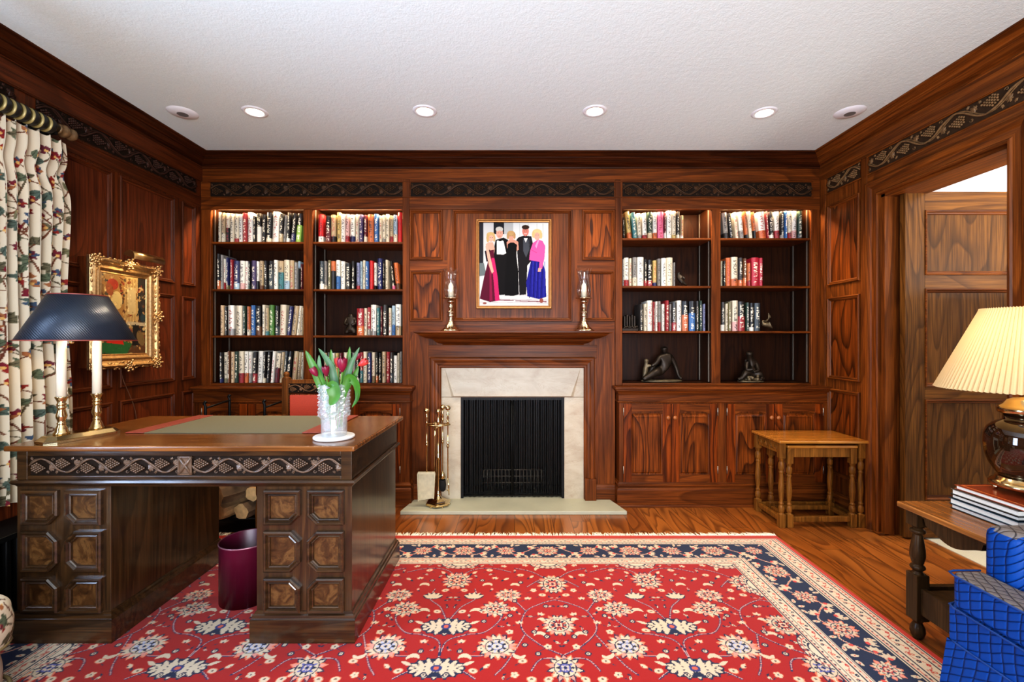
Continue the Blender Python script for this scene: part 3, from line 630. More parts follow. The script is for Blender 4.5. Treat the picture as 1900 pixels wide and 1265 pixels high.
ORD=['','second','third','fourth','fifth','sixth','seventh','eighth','ninth','tenth','eleventh','twelfth','thirteenth','fourteenth','fifteenth','sixteenth','seventeenth','eighteenth','nineteenth','twentieth','twenty first','twenty second','twenty third']
SN=['top','second','third','bottom']
def shelf_books(spec,ox,oy,zb,zs,bayname,row,group,lo,hi):
    items=[s.split(',') for s in spec.split()]; n=len(items); prev=lo
    for i,it in enumerate(items):
        x0,x1,top,lean=[float(v) for v in it[:4]]; cols=it[4]; 
        X=lambda v:((ox+v/5)-955)/246.8
        xa,xb=X(x0)+.0008,X(x1)-.0008; h=(zb-top)/5/246.8; dx=lean/5/246.8
        th=math.atan2(dx,h); wd=max(.009,(xb-xa)*math.cos(th)*.985); hh=math.hypot(h,dx)
        hh=min(hh,.268)
        o=bpy.data.objects.new('book',BM); C.objects.link(o)
        # pivot on the lower corner that touches the shelf
        dep=.16+.03*random.random(); y=3.408+.012*random.random()
        if th>=0: px_=xb-wd*math.cos(th); pz=zs+wd*math.sin(th)
        else: px_=xa; pz=zs
        o.location=(px_,y,pz+.0005); o.rotation_euler=(0,th,0); o.scale=(wd,dep,hh)
        c1=CO[cols[0]]; c2=CO[cols[1]] if len(cols)>1 else c1
        dz=lambda q:tuple((v*.74+sum(q)/3*.26)*.93 for v in q); o['cover']=lin(dz(c1[0])); o['cover2']=lin(dz(c2[0])); o['band']=float(it[5]) if len(it)>5 else (random.choice((.14,.22,.3)) if len(cols)>1 else 0.)
        tcx=(235,225,200) if cols[0] in DARK else ((150,40,40) if i%5==2 else (40,36,36))
        o['lettering']=lin(tcx)
        nm=c1[1]+(' and '+c2[1] if c2 is not c1 else '')
        posn=('first' if i==0 else 'last' if i==n-1 else ORD[i])
        tag(o,'%s book%s, %s from left, %s shelf of %s'%(nm,' leaning' if abs(lean)>=15 else '',posn,SN[row],bayname) if posn!='last' else '%s book%s, rightmost, %s shelf of %s'%(nm,' leaning' if abs(lean)>=15 else '',SN[row],bayname),'book',group)
        p=bpy.data.objects.new('pages',BP); C.objects.link(p); p.parent=o
BK=[
("left bookcase's left bay",0,380,370,385,SL[0],-2.262,-1.572,"125,150,105,0,c 152,188,112,0,tc 190,228,112,0,ck,.5 230,268,118,0,c 270,312,120,0,cr 313,346,122,0,w 348,390,112,0,r 393,440,105,0,w 442,470,140,0,k 472,515,112,0,kw,.55 520,560,125,5,k 565,615,110,12,kc 620,680,100,10,w 682,722,120,14,kt 724,748,130,14,g 752,785,110,16,kw 790,832,115,22,kn 838,886,120,24,kL,.6"),
("left bookcase's right bay",0,380,370,380,SL[0],-1.504,-.834,"1050,1098,120,0,Rw 1118,1168,135,0,km,.55 1170,1215,125,0,tk 1222,1258,100,0,y 1260,1300,118,0,w 1302,1340,118,0,fr 1348,1390,122,0,wn 1392,1425,118,0,c 1428,1465,120,0,v 1470,1503,125,0,mc 1508,1565,120,0,o 1568,1608,115,0,b 1612,1640,130,0,c 1642,1675,125,0,cg 1677,1710,118,0,c 1712,1745,130,0,tr 1747,1783,125,0,lc 1786,1828,100,0,R"),
("left bookcase's left bay",1,380,370,825,SL[1],-2.262,-1.572,"105,140,490,0,ko,.25 145,171,505,0,g 173,188,540,0,wr 190,215,530,0,nO 232,258,548,0,r 265,318,560,0,nl 320,368,560,0,wf 370,398,562,0,w 400,425,565,0,kD 430,472,558,0,v 475,502,565,0,wk 505,542,560,0,tB 545,578,560,0,k 582,630,560,0,ks,.7 634,672,552,0,w 675,725,560,0,te,.6 728,780,550,0,cl 782,825,555,0,t 828,862,575,0,g 865,888,565,0,lk,.75 890,908,590,0,m"),
("left bookcase's right bay",1,380,370,822,SL[1],-1.504,-.834,"1062,1105,560,0,sw,.2 1108,1132,560,0,gc 1137,1165,550,0,O 1170,1212,560,0,ok,.65 1215,1252,550,0,wb,.45 1255,1295,560,0,w 1303,1350,580,0,k 1358,1390,560,0,kK 1405,1437,575,0,Vr 1440,1460,562,0,l 1462,1487,552,0,c 1490,1520,562,0,b 1525,1560,555,0,R 1568,1592,575,0,wk 1600,1645,535,0,n 1650,1670,560,0,k 1672,1698,548,0,c 1738,1766,562,-22,kP 1772,1812,575,-24,oB"),
("left bookcase's left bay",2,380,540,403,SL[2],-2.262,-1.572,"137,172,125,0,p 178,208,135,0,k 213,270,125,0,wg 282,345,127,0,c 350,378,130,0,Dk 383,415,135,0,oc,.2 425,465,125,0,b 468,520,130,0,kB 523,555,120,0,c 557,592,150,0,te,.15 595,640,122,0,G 645,685,128,0,ks 688,745,120,8,c 752,790,135,25,n 795,838,130,32,t 840,875,130,28,c 877,908,150,14,t"),
("left bookcase's right bay",2,380,540,400,SL[2],-1.504,-.834,"1405,1470,150,0,ro,.35 1473,1503,148,0,c 1505,1538,140,0,rg 1540,1590,118,0,wg 1594,1620,145,0,e 1625,1645,130,0,m 1648,1692,118,0,K 1700,1728,145,0,cw 1733,1765,125,0,lb,.35 1768,1818,112,0,wt"),
("left bookcase's left bay",3,380,540,840,.885,-2.262,-1.572,"130,162,560,0,kn 168,208,560,0,cO 210,232,548,0,B 234,268,555,0,p 270,307,552,0,D 312,360,548,0,cr 362,400,550,0,wo 403,432,555,0,wg 438,478,560,8,kr 484,530,548,10,w 534,562,556,10,kc 566,600,558,12,k 603,632,550,22,w 640,680,570,22,cm,.5 684,716,560,22,t 720,744,550,24,s 748,788,550,26,k 798,842,550,26,t 846,878,560,20,t 882,908,560,12,c"),
("left bookcase's right bay",3,380,540,835,.885,-1.504,-.834,"1100,1130,560,0,t 1132,1165,555,0,K 1168,1200,560,0,w 1205,1235,560,0,y 1240,1270,560,0,m 1285,1320,556,0,c 1330,1355,560,0,k 1365,1395,558,0,g 1400,1430,560,0,kw 1435,1465,555,0,re,.4 1467,1500,548,0,c 1505,1540,560,0,n 1545,1575,555,0,cO 1580,1605,552,0,ko 1607,1635,560,0,k 1640,1675,548,0,t 1680,1712,550,0,r 1715,1745,555,0,Ks 1750,1783,585,0,w 1786,1804,560,0,c 1807,1828,548,0,g"),
("right bookcase's left bay",0,1140,370,350,SR[0],.802,1.464,"82,102,150,-8,K 124,165,100,-26,yo 174,214,110,-22,e 220,258,112,-12,cg 264,304,112,-8,wr 308,352,105,0,Dt 358,398,105,0,wo 402,458,100,0,P 462,482,110,0,mw 484,530,92,0,w 535,572,95,0,cy 575,605,100,0,Kc 612,640,135,0,tw"),
("right bookcase's right bay",0,1140,370,347,SR[0],1.532,2.206,"1022,1068,105,-22,gK 1076,1110,110,-24,k 1132,1162,100,-24,c 1166,1204,100,-22,wg 1216,1246,95,-24,ok 1252,1286,95,-24,c 1292,1324,100,-22,ok 1348,1412,100,-22,wo 1418,1440,95,-20,r 1446,1490,95,-14,kw 1496,1540,95,-10,wr 1543,1578,92,0,kg 1580,1605,90,0,b 1612,1648,90,0,cr 1652,1698,90,0,wf 1703,1745,90,0,Ds"),
("right bookcase's left bay",1,1140,370,795,SR[1],.802,1.464,"80,90,545,0,w 92,135,530,0,wr 140,165,535,0,c 170,208,528,0,gc 212,272,525,0,w 275,302,545,0,kr 305,355,550,0,kr 358,395,555,0,yn 400,428,540,0,g 435,482,535,0,w 485,545,528,0,c 548,566,575,0,g"),
("right bookcase's right bay",1,1140,370,793,SR[1],1.532,2.206,"988,1002,560,0,c 1005,1032,560,0,k 1035,1082,530,0,o 1085,1145,522,0,co,.25 1150,1190,530,0,Ko 1195,1228,535,0,Bo 1232,1264,580,0,or 1272,1340,528,0,C 1345,1385,530,0,C"),
("right bookcase's left bay",2,1140,540,362,SR[2],.802,1.464,"236,268,110,0,K 275,305,108,0,c 308,356,78,0,w 359,375,90,0,r 378,402,88,0,w 405,435,85,0,gr 442,470,110,0,w 475,507,78,0,r 512,532,110,0,g 535,580,95,0,Kr 583,627,78,0,w 632,690,85,0,ko,.55 693,750,85,0,kb,.6 755,785,85,0,K 790,820,80,0,D 825,848,110,0,V"),
("right bookcase's right bay",2,1140,540,355,SR[2],1.532,2.206,"990,1028,85,0,Kw 1032,1056,100,0,c 1060,1090,85,0,O 1095,1147,72,0,cf 1150,1215,80,0,kr,.5 1220,1250,90,0,D 1255,1300,95,0,kw 1305,1358,95,0,s"),
]
for nm,row,ox,oy,zb,zs,lo,hi,spec in BK: shelf_books(spec,ox,oy,zb,zs,nm,row,'books on the %s shelf of the %s'%(SN[row],nm),lo,hi)

# ------------------------------------------------------------------ fireplace
FP=empty('fireplace',(-.016,3.385,0),'oak fireplace mantel with a pale limestone surround on the back wall','fireplace')
q=MB()
mp_=[(0,1.165),(-.012,1.168),(-.020,1.178),(-.040,1.182),(-.058,1.190),(-.074,1.205),(-.078,1.212),(-.09,1.214),(-.12,1.220),(-.15,1.233),(-.168,1.247),(-.172,1.251),(-.188,1.253),(-.195,1.258),(-.195,1.268)]
fp=[(-.62,3.385),(.60,3.385),(.60,3.60),(-.62,3.60)]
k_=.55
fpts=[(-.519,3.385),(.497,3.385),(.497,3.60),(-.519,3.60)]
q.frame(fpts,mp_,PX,[0,1,3]); q.face(inset(fpts,-.195)[:2]+[(.692,3.384),(-.714,3.384)],1.268,PX)
q.build('mantel_shelf',W['bx'],FP)
q=MB(); q.box(-.64,.61,YB-.012,YB,1.07,1.168); q.build('mantel_frieze',W['bx'],FP,bevel=.002)
op=[(-.5455,.02),(.513,.02),(.513,.9994),(-.5455,.9994)]
arch=[(0,0),(0,.016),(-.006,.020),(-.018,.020),(-.024,.026),(-.040,.028),(-.046,.036),(-.060,.040),(-.070,.040),(-.078,.034),(-.0805,.0)]
q=MB(); q.frame(op,arch,PB,[1,3],m=1); q.frame(op,arch,PB,[2],m=0); q.build('architrave',[W['bx'],W['bz']],FP)
for x0,x1 in ((-.632,-.548),(.516,.60)):
    q=MB(); q.box(x0,x1,YB-.05,YB,.025,.185); q.build('plinth_block',W['bz'],FP,bevel=.004)
q=MB(); q.box(-.5455,-.401,YB-.004,YB+.12,.022,.779); q.box(.369,.513,YB-.004,YB+.12,.022,.779)
# splayed lintel
a=[(-.5455,.779),(.513,.779),(.513,.9994),(-.5455,.9994)]
q.box(-.5455,.513,YB-.004,YB+.12,.781,.9994)
q.build('stone_surround',M['stone'],FP,bevel=.002)
q=MB(); P_=lambda u,v,h:(u,YB-.004-h,v)
q.add([P_(-.52,.9994,.001),P_(.49,.9994,.001),P_(.415,.79,.016),P_(-.45,.79,.016),P_(-.5455,.97,.0),P_(.513,.97,.0),P_(-.47,.783,.0),P_(.436,.783,.0)],[(0,1,2,3),(0,3,6,4),(1,5,7,2),(3,2,7,6)]); q.build('stone_lintel',M['stone'],FP)
q=MB(); q.box(-.47,.436,3.50,3.69,.02,.03); q.box(-.47,-.401,3.50,3.69,.02,.80); q.box(.369,.436,3.50,3.69,.02,.80); q.box(-.47,.436,3.68,3.695,.02,.80); q.box(-.47,.436,3.50,3.69,.79,.80)
q.build('firebox',M['soot'],FP)
h=MB(); h.prism([(-.79,3.135),(.775,3.135),(.700,3.385),(.700,3.45),(-.74,3.45),(-.74,3.385)],lambda x,y,z:(x,y,z),.0005,.026); h=h.build('hearth_slab',M['hearth'],None,bevel=.003); tag(h,'pale stone hearth slab on the floor in front of the fireplace','hearth')
# fire screen curtain
fs=empty('fire_screen',(-.016,3.40,.026),'black mesh curtain fire screen closing the fireplace opening','fire screen')
for x0,x1 in ((-.392,-.012),(-.022,.360)):
    n=90; H_=14; q=MB(); vs=[]
    for j in range(H_+1):
        z=.032+(.735-.0)*j/H_
        for i in range(n+1):
            u=i/n; x=x0+(x1-x0)*u; y=3.405+.006*math.sin(u*2*PI*11+.6*math.sin(u*9))*(1-.25*j/H_)+.004*math.sin(u*23)
            vs.append((x,y,z))
    q.add(vs,[(j*(n+1)+i,j*(n+1)+i+1,(j+1)*(n+1)+i+1,(j+1)*(n+1)+i) for j in range(H_) for i in range(n)],0,True); q.build('mesh_curtain',M['screen'],fs)
q=MB(); q.box(-.401,.369,3.395,3.403,.758,.779); q.box(-.401,-.383,3.388,3.403,.028,.779); q.box(.351,.369,3.388,3.403,.028,.779); q.tube([(-.39,3.405,.765),(.36,3.405,.765)],.004); q.build('screen_frame',M['iron'],fs)
q=MB(); q.tube([(-.022,3.392,.05),(-.022,3.392,.75)],.004); q.tube([(-.010,3.392,.05),(-.010,3.392,.75)],.003); q.build('pull_rod',M['iron'],fs)
g=empty('fire_grate',(-.016,3.56,.03),'black iron fire grate inside the fireplace behind the mesh','grate')
q=MB()
for i in range(17): x=-.24+.028*i; q.tube([(x,3.53,.05),(x,3.525,.20)],.005,6)
for z in (.10,.15,.20): q.tube([(-.26,3.527,z),(.23,3.527,z)],.005,6)
q.build('grate_bars',M['metalst'],g)
q=MB(); q.box(-.25,.22,3.53,3.66,.09,.10)
for x in (-.24,.21): q.tube([(x,3.53,.031),(x,3.53,.22)],.008,6)
q.build('grate_frame',M['iron'],g)

# ------------------------------------------------------------------ framed family photograph
fo=empty('framed_photograph',(-.008,3.37,1.60),'framed colour photograph of five people in evening dress above the mantel','picture')
u0,u1,v0,v1=-.285,.273,1.436,2.098
q=MB(); q.frame(rect(u0,u1,v0,v1),[(0,-.0),(0,.028),(.004,.034),(.010,.034),(.016,.027),(.021,.026),(.024,.018)],PB); q.build('picture_frame',plain('bronze_gold_frame',(150,104,56),.4,.6,nz=.15),fo)
R=Ras(570,690,2.2,(214,214,212))
def Z(p): return [(x-680,895-y) for x,y in p]
R.poly(Z([(680,205),(715,205),(715,560),(680,640)]),(45,45,52)); R.poly(Z([(798,205),(885,205),(885,300),(798,300)]),(38,40,46)); R.poly(Z([(715,205),(798,205),(798,420),(715,480)]),(206,206,206))
R.poly(Z([(885,205),(960,205),(960,300),(885,300)]),(188,190,188)); R.poly(Z([(960,205),(1250,205),(1250,420),(960,330)]),(226,228,226))
for x in (1010,1080,1150,1200): R.poly(Z([(x,215),(x+5,215),(x+5,330),(x,330)]),(190,194,192))
R.poly(Z([(680,640),(1250,640),(1250,895),(680,895)]),(216,214,212)); R.poly(Z([(680,540),(720,540),(740,640),(680,650)]),(110,120,122))
for y,k in ((770,0),(800,1),(835,2),(862,3)): R.stroke(Z([(690,y),(1245,y+10)]),3,(180,176,178))
R.stroke(Z([(850,845),(960,848)]),8,(120,55,70)); R.stroke(Z([(980,852),(1230,860)]),7,(130,70,85))
# man, back left (dinner jacket)
R.poly(Z([(815,350),(880,330),(918,350),(925,480),(905,560),(900,800),(850,805),(810,780),(790,480)]),(22,20,22)); R.poly(Z([(826,358),(848,350),(880,358),(902,460),(880,470),(826,468)]),(236,236,232)); R.poly(Z([(838,348),(866,348),(864,360),(840,360)]),(20,20,22))
R.blob(*Z([(848,295)])[0],28,42,0,(214,160,140)); R.blob(*Z([(846,262)])[0],30,22,0,(205,200,190)); R.blob(*Z([(848,302)])[0],22,30,0,(220,165,145)); R.stroke(Z([(838,318),(858,318)]),4,(170,90,85))
# man back right
R.poly(Z([(1000,330),(1050,312),(1108,320),(1125,400),(1110,520),(1075,560),(1065,800),(1010,805),(1000,560),(985,350)]),(30,28,32)); R.poly(Z([(1040,345),(1085,345),(1092,430),(1065,495),(1040,440)]),(72,76,84)); R.poly(Z([(1046,335),(1078,335),(1062,372)]),(226,224,220)); R.poly(Z([(1090,330),(1100,340),(1095,470)]),(60,60,66))
R.blob(*Z([(1060,278)])[0],27,40,0,(210,130,115)); R.blob(*Z([(1060,245)])[0],31,18,0,(60,42,34)); R.stroke(Z([(1050,298),(1070,298)]),4,(225,205,200))
# woman centre, black dress
R.poly(Z([(905,370),(930,345),(965,345),(1000,365),(1005,430),(990,440),(975,380),(915,380),(912,430)]),(214,150,130)); R.poly(Z([(915,385),(935,372),(965,372),(990,390),(985,480),(1000,600),(1005,800),(960,812),(890,808),(895,600),(908,470)]),(16,15,17)); R.blob(*Z([(942,318)])[0],24,34,0,(214,158,138)); R.blob(*Z([(942,296)])[0],32,22,0,(196,160,110)); R.blob(*Z([(916,318)])[0],10,26,0,(186,146,100)); R.blob(*Z([(970,316)])[0],10,26,0,(186,146,100))
# woman left, burgundy gown
R.poly(Z([(735,385),(760,368),(795,370),(808,420),(800,480),(755,470)]),(218,165,145)); R.poly(Z([(755,440),(800,430),(805,500),(832,640),(848,850),(770,862),(685,835),(720,660),(750,540)]),(92,24,48)); R.poly(Z([(780,500),(805,500),(832,660),(848,850),(812,855),(800,700)]),(196,44,104)); R.poly(Z([(765,510),(775,510),(790,850),(765,856)]),(140,30,70)); R.poly(Z([(725,440),(770,430),(768,520),(740,530)]),(40,24,36))
R.poly(Z([(732,400),(752,395),(775,500),(800,610),(785,628),(760,560)]),(222,170,150)); R.blob(*Z([(778,330)])[0],24,34,0,(222,168,150)); R.blob(*Z([(775,308)])[0],34,24,0,(206,176,120)); R.blob(*Z([(752,336)])[0],12,34,0,(196,164,112)); R.blob(*Z([(804,338)])[0],10,28,0,(196,164,112)); R.blob(*Z([(780,336)])[0],19,25,0,(224,172,152))
# woman right, pink jacket, blue skirt
R.poly(Z([(1105,520),(1190,515),(1222,600),(1230,820),(1170,838),(1075,815),(1065,700)]),(34,34,136)); 
for x in (1100,1130,1160,1195): R.stroke(Z([(x+8,530),(x-8,825)]),6,(26,24,100)); R.stroke(Z([(x+22,530),(x+14,825)]),4,(60,60,170))
R.poly(Z([(1120,375),(1160,345),(1200,358),(1222,400),(1215,500),(1195,590),(1170,590),(1175,530),(1090,515),(1098,440)]),(240,92,160)); R.poly(Z([(1160,352),(1172,352),(1150,420),(1138,400)]),(250,150,195)); R.stroke(Z([(1105,430),(1150,455)]),4,(205,60,125)); R.poly(Z([(1165,580),(1190,580),(1185,612),(1160,610)]),(222,165,145))
R.blob(*Z([(1155,315)])[0],26,36,0,(222,160,142)); R.blob(*Z([(1155,284)])[0],38,24,0,(220,196,140)); R.blob(*Z([(1124,305)])[0],12,28,0,(210,186,130)); R.blob(*Z([(1186,312)])[0],12,30,0,(210,186,130)); R.blob(*Z([(1155,316)])[0],21,28,0,(224,166,148))
for x,y in ((726,872),(1190,850)): R.blob(*Z([(x,y)])[0],16,8 if x<800 else 20,0,(150,85,75))
for fx,fy in ((848,292),(1060,276),(942,316),(780,330),(1155,310)):
    for s_ in (-9,9): R.blob(*Z([(fx+s_,fy)])[0],3,2.5,0,(70,50,45))
ii,jj=np.meshgrid(np.arange(R.W),np.arange(R.H)); uu=(u0+.022)+(u1-u0-.044)*ii/(R.W-1); vv=(v0+.022)+(v1-v0-.044)*jj/(R.H-1)
M['photo']=vcol('glossy_photo_print',.75,bmp=0,coat=0); gridmesh('photo_print',uu,np.full(uu.shape,YB-.016),vv,R.a*.68,M['photo'],fo)

# ------------------------------------------------------------------ candlesticks on the mantel
for x,lb in ((-.461,'left'),(.500,'right')):
    y,z=3.285,1.269
    t=empty('candlestick',(x,y,z),'turned brass candlestick at the %s end of the mantel shelf'%lb,'candlestick','brass candlesticks on the mantel')
    k=1.0
    q=MB(); q.lathe([(0,0),(.075,0),(.075,.006),(.06,.014),(.052,.022),(.040,.03),(.034,.045),(.024,.06),(.018,.078),(.020,.085),(.014,.092),(.022,.105),(.024,.118),(.015,.126),(.030,.134),(.028,.140),(.012,.148),(.011,.156),(.020,.172),(.020,.182),(.012,.196),(.026,.208),(.030,.214),(.018,.224),(0,.23)],(x,y,z),8); q.build('stem',M['silver'],t)
    q=MB(); q.lathe([(0,.230),(.048,.232),(.060,.236),(.059,.240),(.012,.240),(.0,.240)],(x,y,z),20); q.build('drip_tray',M['silver'],t)
    c=MB(); c.lathe([(0,0),(.0185,0),(.0185,.085),(.015,.094),(.005,.110),(0,.118)],(x,y,z+.2415),16); c=c.build('candle',M['candle'],None); tag(c,'short white candle in the candlestick at the %s end of the mantel'%lb,'candle','white candles in the mantel candlesticks')
    g=MB(); n=48
    pr=[(.026,.2415),(.040,.252),(.051,.275),(.053,.30),(.046,.335),(.038,.365),(.041,.395),(.057,.445)]
    vs=[]
    for r,zz_ in pr:
        for k in range(n):
            a=2*PI*k/n; rr=r; 
            w=max(0,(zz_-.37)/.07)
            rr=r*(1+.05*w*math.sin(a*8)); vs.append((x+rr*math.cos(a),y+rr*math.sin(a),z+zz_+.006*w*math.sin(a*8)))
    g.add(vs,[(i*n+k,i*n+(k+1)%n,(i+1)*n+(k+1)%n,(i+1)*n+k) for i in range(len(pr)-1) for k in range(n)],0,True)
    g=g.build('hurricane_shade',M['glass'],None); tag(g,'clear crimped glass hurricane shade over the candle at the %s end of the mantel'%lb,'glass shade','glass hurricane shades on the mantel')

# ------------------------------------------------------------------ fire tools
fx,fy=-.548,3.26
t=empty('fire_tool_stand',(fx,fy,.026),'brass fire tool stand on a hexagonal foot at the left of the hearth','tool stand')
q=MB(); q.lathe([(0,0.008),(.092,.008),(.094,.016),(.086,.022),(.062,.026),(.060,.032),(.044,.040),(.030,.046),(0,.046)],(fx,fy,.026),6,smooth=False)
for k in range(6): q.ball((fx+.082*math.cos(k*PI/3),fy+.082*math.sin(k*PI/3),.031),.006)
q.build('foot',M['brass'],t)
q=MB(); q.lathe([(.028,.045),(.022,.058),(.012,.066),(.016,.078),(.010,.090),(.007,.10),(.007,.32),(.012,.325),(.014,.34),(.010,.35),(.012,.362),(.007,.37),(.007,.575),(.012,.58),(.014,.60),(.008,.61),(.012,.625),(.008,.64),(.014,.655),(.017,.668),(.012,.682),(0,.69)],(fx,fy,.026),14); q.build('post',M['brass'],t)
q=MB(); q.tube([(fx+.085*math.cos(a),fy+.055*math.sin(a),.60) for a in [PI+2*PI*k/24 for k in range(25)]],.004,6); q.tube([(fx-.085,fy,.60),(fx+.085,fy,.60)],.004,6); q.build('hanging_ring',M['brass'],t)
def rod(x,y,z0,z1,mb):
    L_=z1-z0
    mb.lathe([(.0045,0),(.0045,L_*.42),(.009,L_*.43),(.010,L_*.45),(.007,L_*.47),(.010,L_*.49),(.0045,L_*.51),(.0045,L_*.76),(.008,L_*.77),(.010,L_*.79),(.006,L_*.81),(.010,L_*.83),(.006,L_*.86),(.010,L_*.885),(.005,L_*.91),(.006,L_*.93)],(x,y,z0),12)
    mb.ball((x,y,z1-.014),.019,seg=14,rings=10)
sx_,sy_=fx-.072,fy-.055
t=empty('fire_shovel',(sx_,sy_,.08),'brass fireplace shovel with a square pan hanging on the tool stand','shovel')
q=MB(); rod(sx_,sy_,.262,.722,q); q.build('handle',M['brass'],t)
q=MB(); q.prism([(-.055,-.19),(.045,-.175),(.055,0),(.045,.012),(-.05,.012),(-.06,0)],lambda u,v,h:(sx_+u,sy_-h+.012,.262+v),0,.004)
q.prism([(-.055,-.19),(-.060,0),(-.066,0),(-.061,-.19)],lambda u,v,h:(sx_+u,sy_-h+.012,.262+v),0,.02); q.prism([(.045,-.175),(.055,0),(.061,0),(.051,-.175)],lambda u,v,h:(sx_+u,sy_-h+.012,.262+v),0,.02); q.prism([(-.066,.0),(.061,0),(.056,.014),(-.06,.014)],lambda u,v,h:(sx_+u,sy_-h+.012,.262+v),0,.02)
q.build('pan',plain('tarnished_shovel_pan',(205,196,165),.4,.35,nz=.1),t)
t=empty('fire_poker',(fx+.070,fy-.02,.1),'brass fireplace poker hanging at the right of the tool stand','poker')
q=MB(); rod(fx+.072,fy-.02,.22,.735,q); q.build('handle',M['brass'],t); q=MB(); q.tube([(fx+.072,fy-.02,.22),(fx+.078,fy-.02,.16),(fx+.08,fy-.02,.10)],[.005,.005,.003]); q.tube([(fx+.078,fy-.02,.15),(fx+.066,fy-.02,.13),(fx+.064,fy-.02,.14)],.003); q.build('hook',M['brass'],t)
t=empty('hearth_brush',(fx+.02,fy+.045,.1),'black bristled hearth brush hanging behind the tool stand post','brush')
q=MB(); rod(fx+.024,fy+.05,.25,.73,q); q.lathe([(.012,0),(.022,.02),(.012,.05),(.005,.06)],(fx+.024,fy+.05,.19),12); q.build('handle',M['brass'],t); q=MB(); q.lathe([(.010,0),(.022,.012),(.026,.05),(.021,.085)],(fx+.024,fy+.05,.105),16); q.build('bristles',M['bristle'],t)
t=empty('fire_tongs',(fx-.03,fy+.04,.12),'brass claw topped fire tongs hanging behind the shovel','tongs')
q=MB(); q.tube([(fx-.03,fy+.04,.60),(fx-.034,fy+.042,.50),(fx-.036,fy+.045,.30),(fx-.024,fy+.045,.14)],.004); q.tube([(fx-.03,fy+.04,.60),(fx-.028,fy+.05,.50),(fx-.024,fy+.055,.30),(fx-.014,fy+.05,.14)],.004); q.build('arm',M['brass'],t)
q=MB()
for k in range(4): a=k*PI/2; q.tube([(fx-.03,fy+.04,.55),(fx-.03+.016*math.cos(a),fy+.04+.016*math.sin(a),.575),(fx-.03+.014*math.cos(a+1),fy+.04+.014*math.sin(a+1),.60),(fx-.03,fy+.04,.615)],.004)
q.build('claw',M['brass'],t)

# ------------------------------------------------------------------ bronzes (skinned figures)
def skin(name,vs,edges,rad,mat,parent=None,sub=2,loc=(0,0,0)):
    me=bpy.data.meshes.new(name); me.from_pydata([tuple(v) for v in vs],edges,[]); me.update(); me.materials.append(mat)
    o=bpy.data.objects.new(name,me); C.objects.link(o); o.location=loc
    o.modifiers.new('skin','SKIN'); 
    if not me.skin_vertices: 
        bm=bmesh.new(); bm.from_mesh(me); bm.verts.layers.skin.verify(); bm.to_mesh(me); bm.free()
    for i,r in enumerate(rad): sv=me.skin_vertices[0].data[i]; sv.radius=(r,r); sv.use_root=(i==0)
    s=o.modifiers.new('sub','SUBSURF'); s.levels=sub; s.render_levels=sub
    for p in me.polygons: p.use_smooth=True
    o.modifiers['skin'].use_smooth_shade=True
    if parent is not None: o.parent=parent; o.matrix_parent_inverse=parent_inv(parent)
    return o
# reclining man with a child: figure units in metres, seen from the front (x right, z up)
bx,by,bz=1.130,3.50,.886
t=empty('bronze_sculpture',(bx,by,bz),'dark bronze of a reclining man with a small child, right bookcase bottom shelf','sculpture')
V=[(.02,0,.075),(.03,.0,.13),(.03,-.0,.175),(.028,0,.215),(.02,0,.255), # pelvis,waist,chest,neck,head
 (.075,.01,.19),(.11,.01,.12),(.132,.0,.04),(.15,-.02,.018), # right arm propping
 (-.02,-.02,.185),(-.05,-.03,.14),(-.09,-.03,.12), # left arm to child
 (-.06,-.05,.075),(-.14,-.06,.030),(-.165,-.065,.02), # leg extended
 (-.05,.03,.125),(-.085,.03,.06),(-.11,.02,.022),(.018,-.004,.268),(.055,0,.20)]
E=[(0,1),(1,2),(2,3),(3,4),(4,18),(2,19),(19,5),(5,6),(6,7),(7,8),(2,9),(9,10),(10,11),(0,12),(12,13),(13,14),(0,15),(15,16),(16,17)]
Rr=[.046,.043,.048,.018,.028,.022,.018,.013,.012,.022,.017,.013,.032,.022,.018,.032,.024,.016,.024,.030]
skin('reclining_figure',[(a*1,b_,c) for a,b_,c in V],E,Rr,M['bronze'],t,loc=(bx,by,bz))
t.children[0].matrix_parent_inverse=parent_inv(t)
V=[(-.125,-.0,.085),(-.12,0,.115),(-.118,0,.14),(-.118,-.004,.160),(-.115,-.004,.176),(-.09,-.02,.125),(-.06,-.03,.115),(-.105,.01,.12),(-.135,-.01,.05),(-.145,-.01,.012),(-.115,.01,.05),(-.12,.012,.012)]
E=[(0,1),(1,2),(2,3),(3,4),(1,5),(5,6),(1,7),(0,8),(8,9),(0,10),(10,11)]
skin('child_figure',V,E,[.026,.018,.012,.020,.016,.008,.007,.009,.014,.009,.014,.009],M['bronzel'],t,loc=(bx,by,bz))
q=MB(); q.lathe([(0,0),(.155,0),(.160,.008),(.14,.016),(0,.018)],(0,0,0),20); q.v=[(bx+v[0]*1.0,by+v[1]*.42,bz+v[2]) for v in q.v]; q.build('base',M['bronzel'],t)
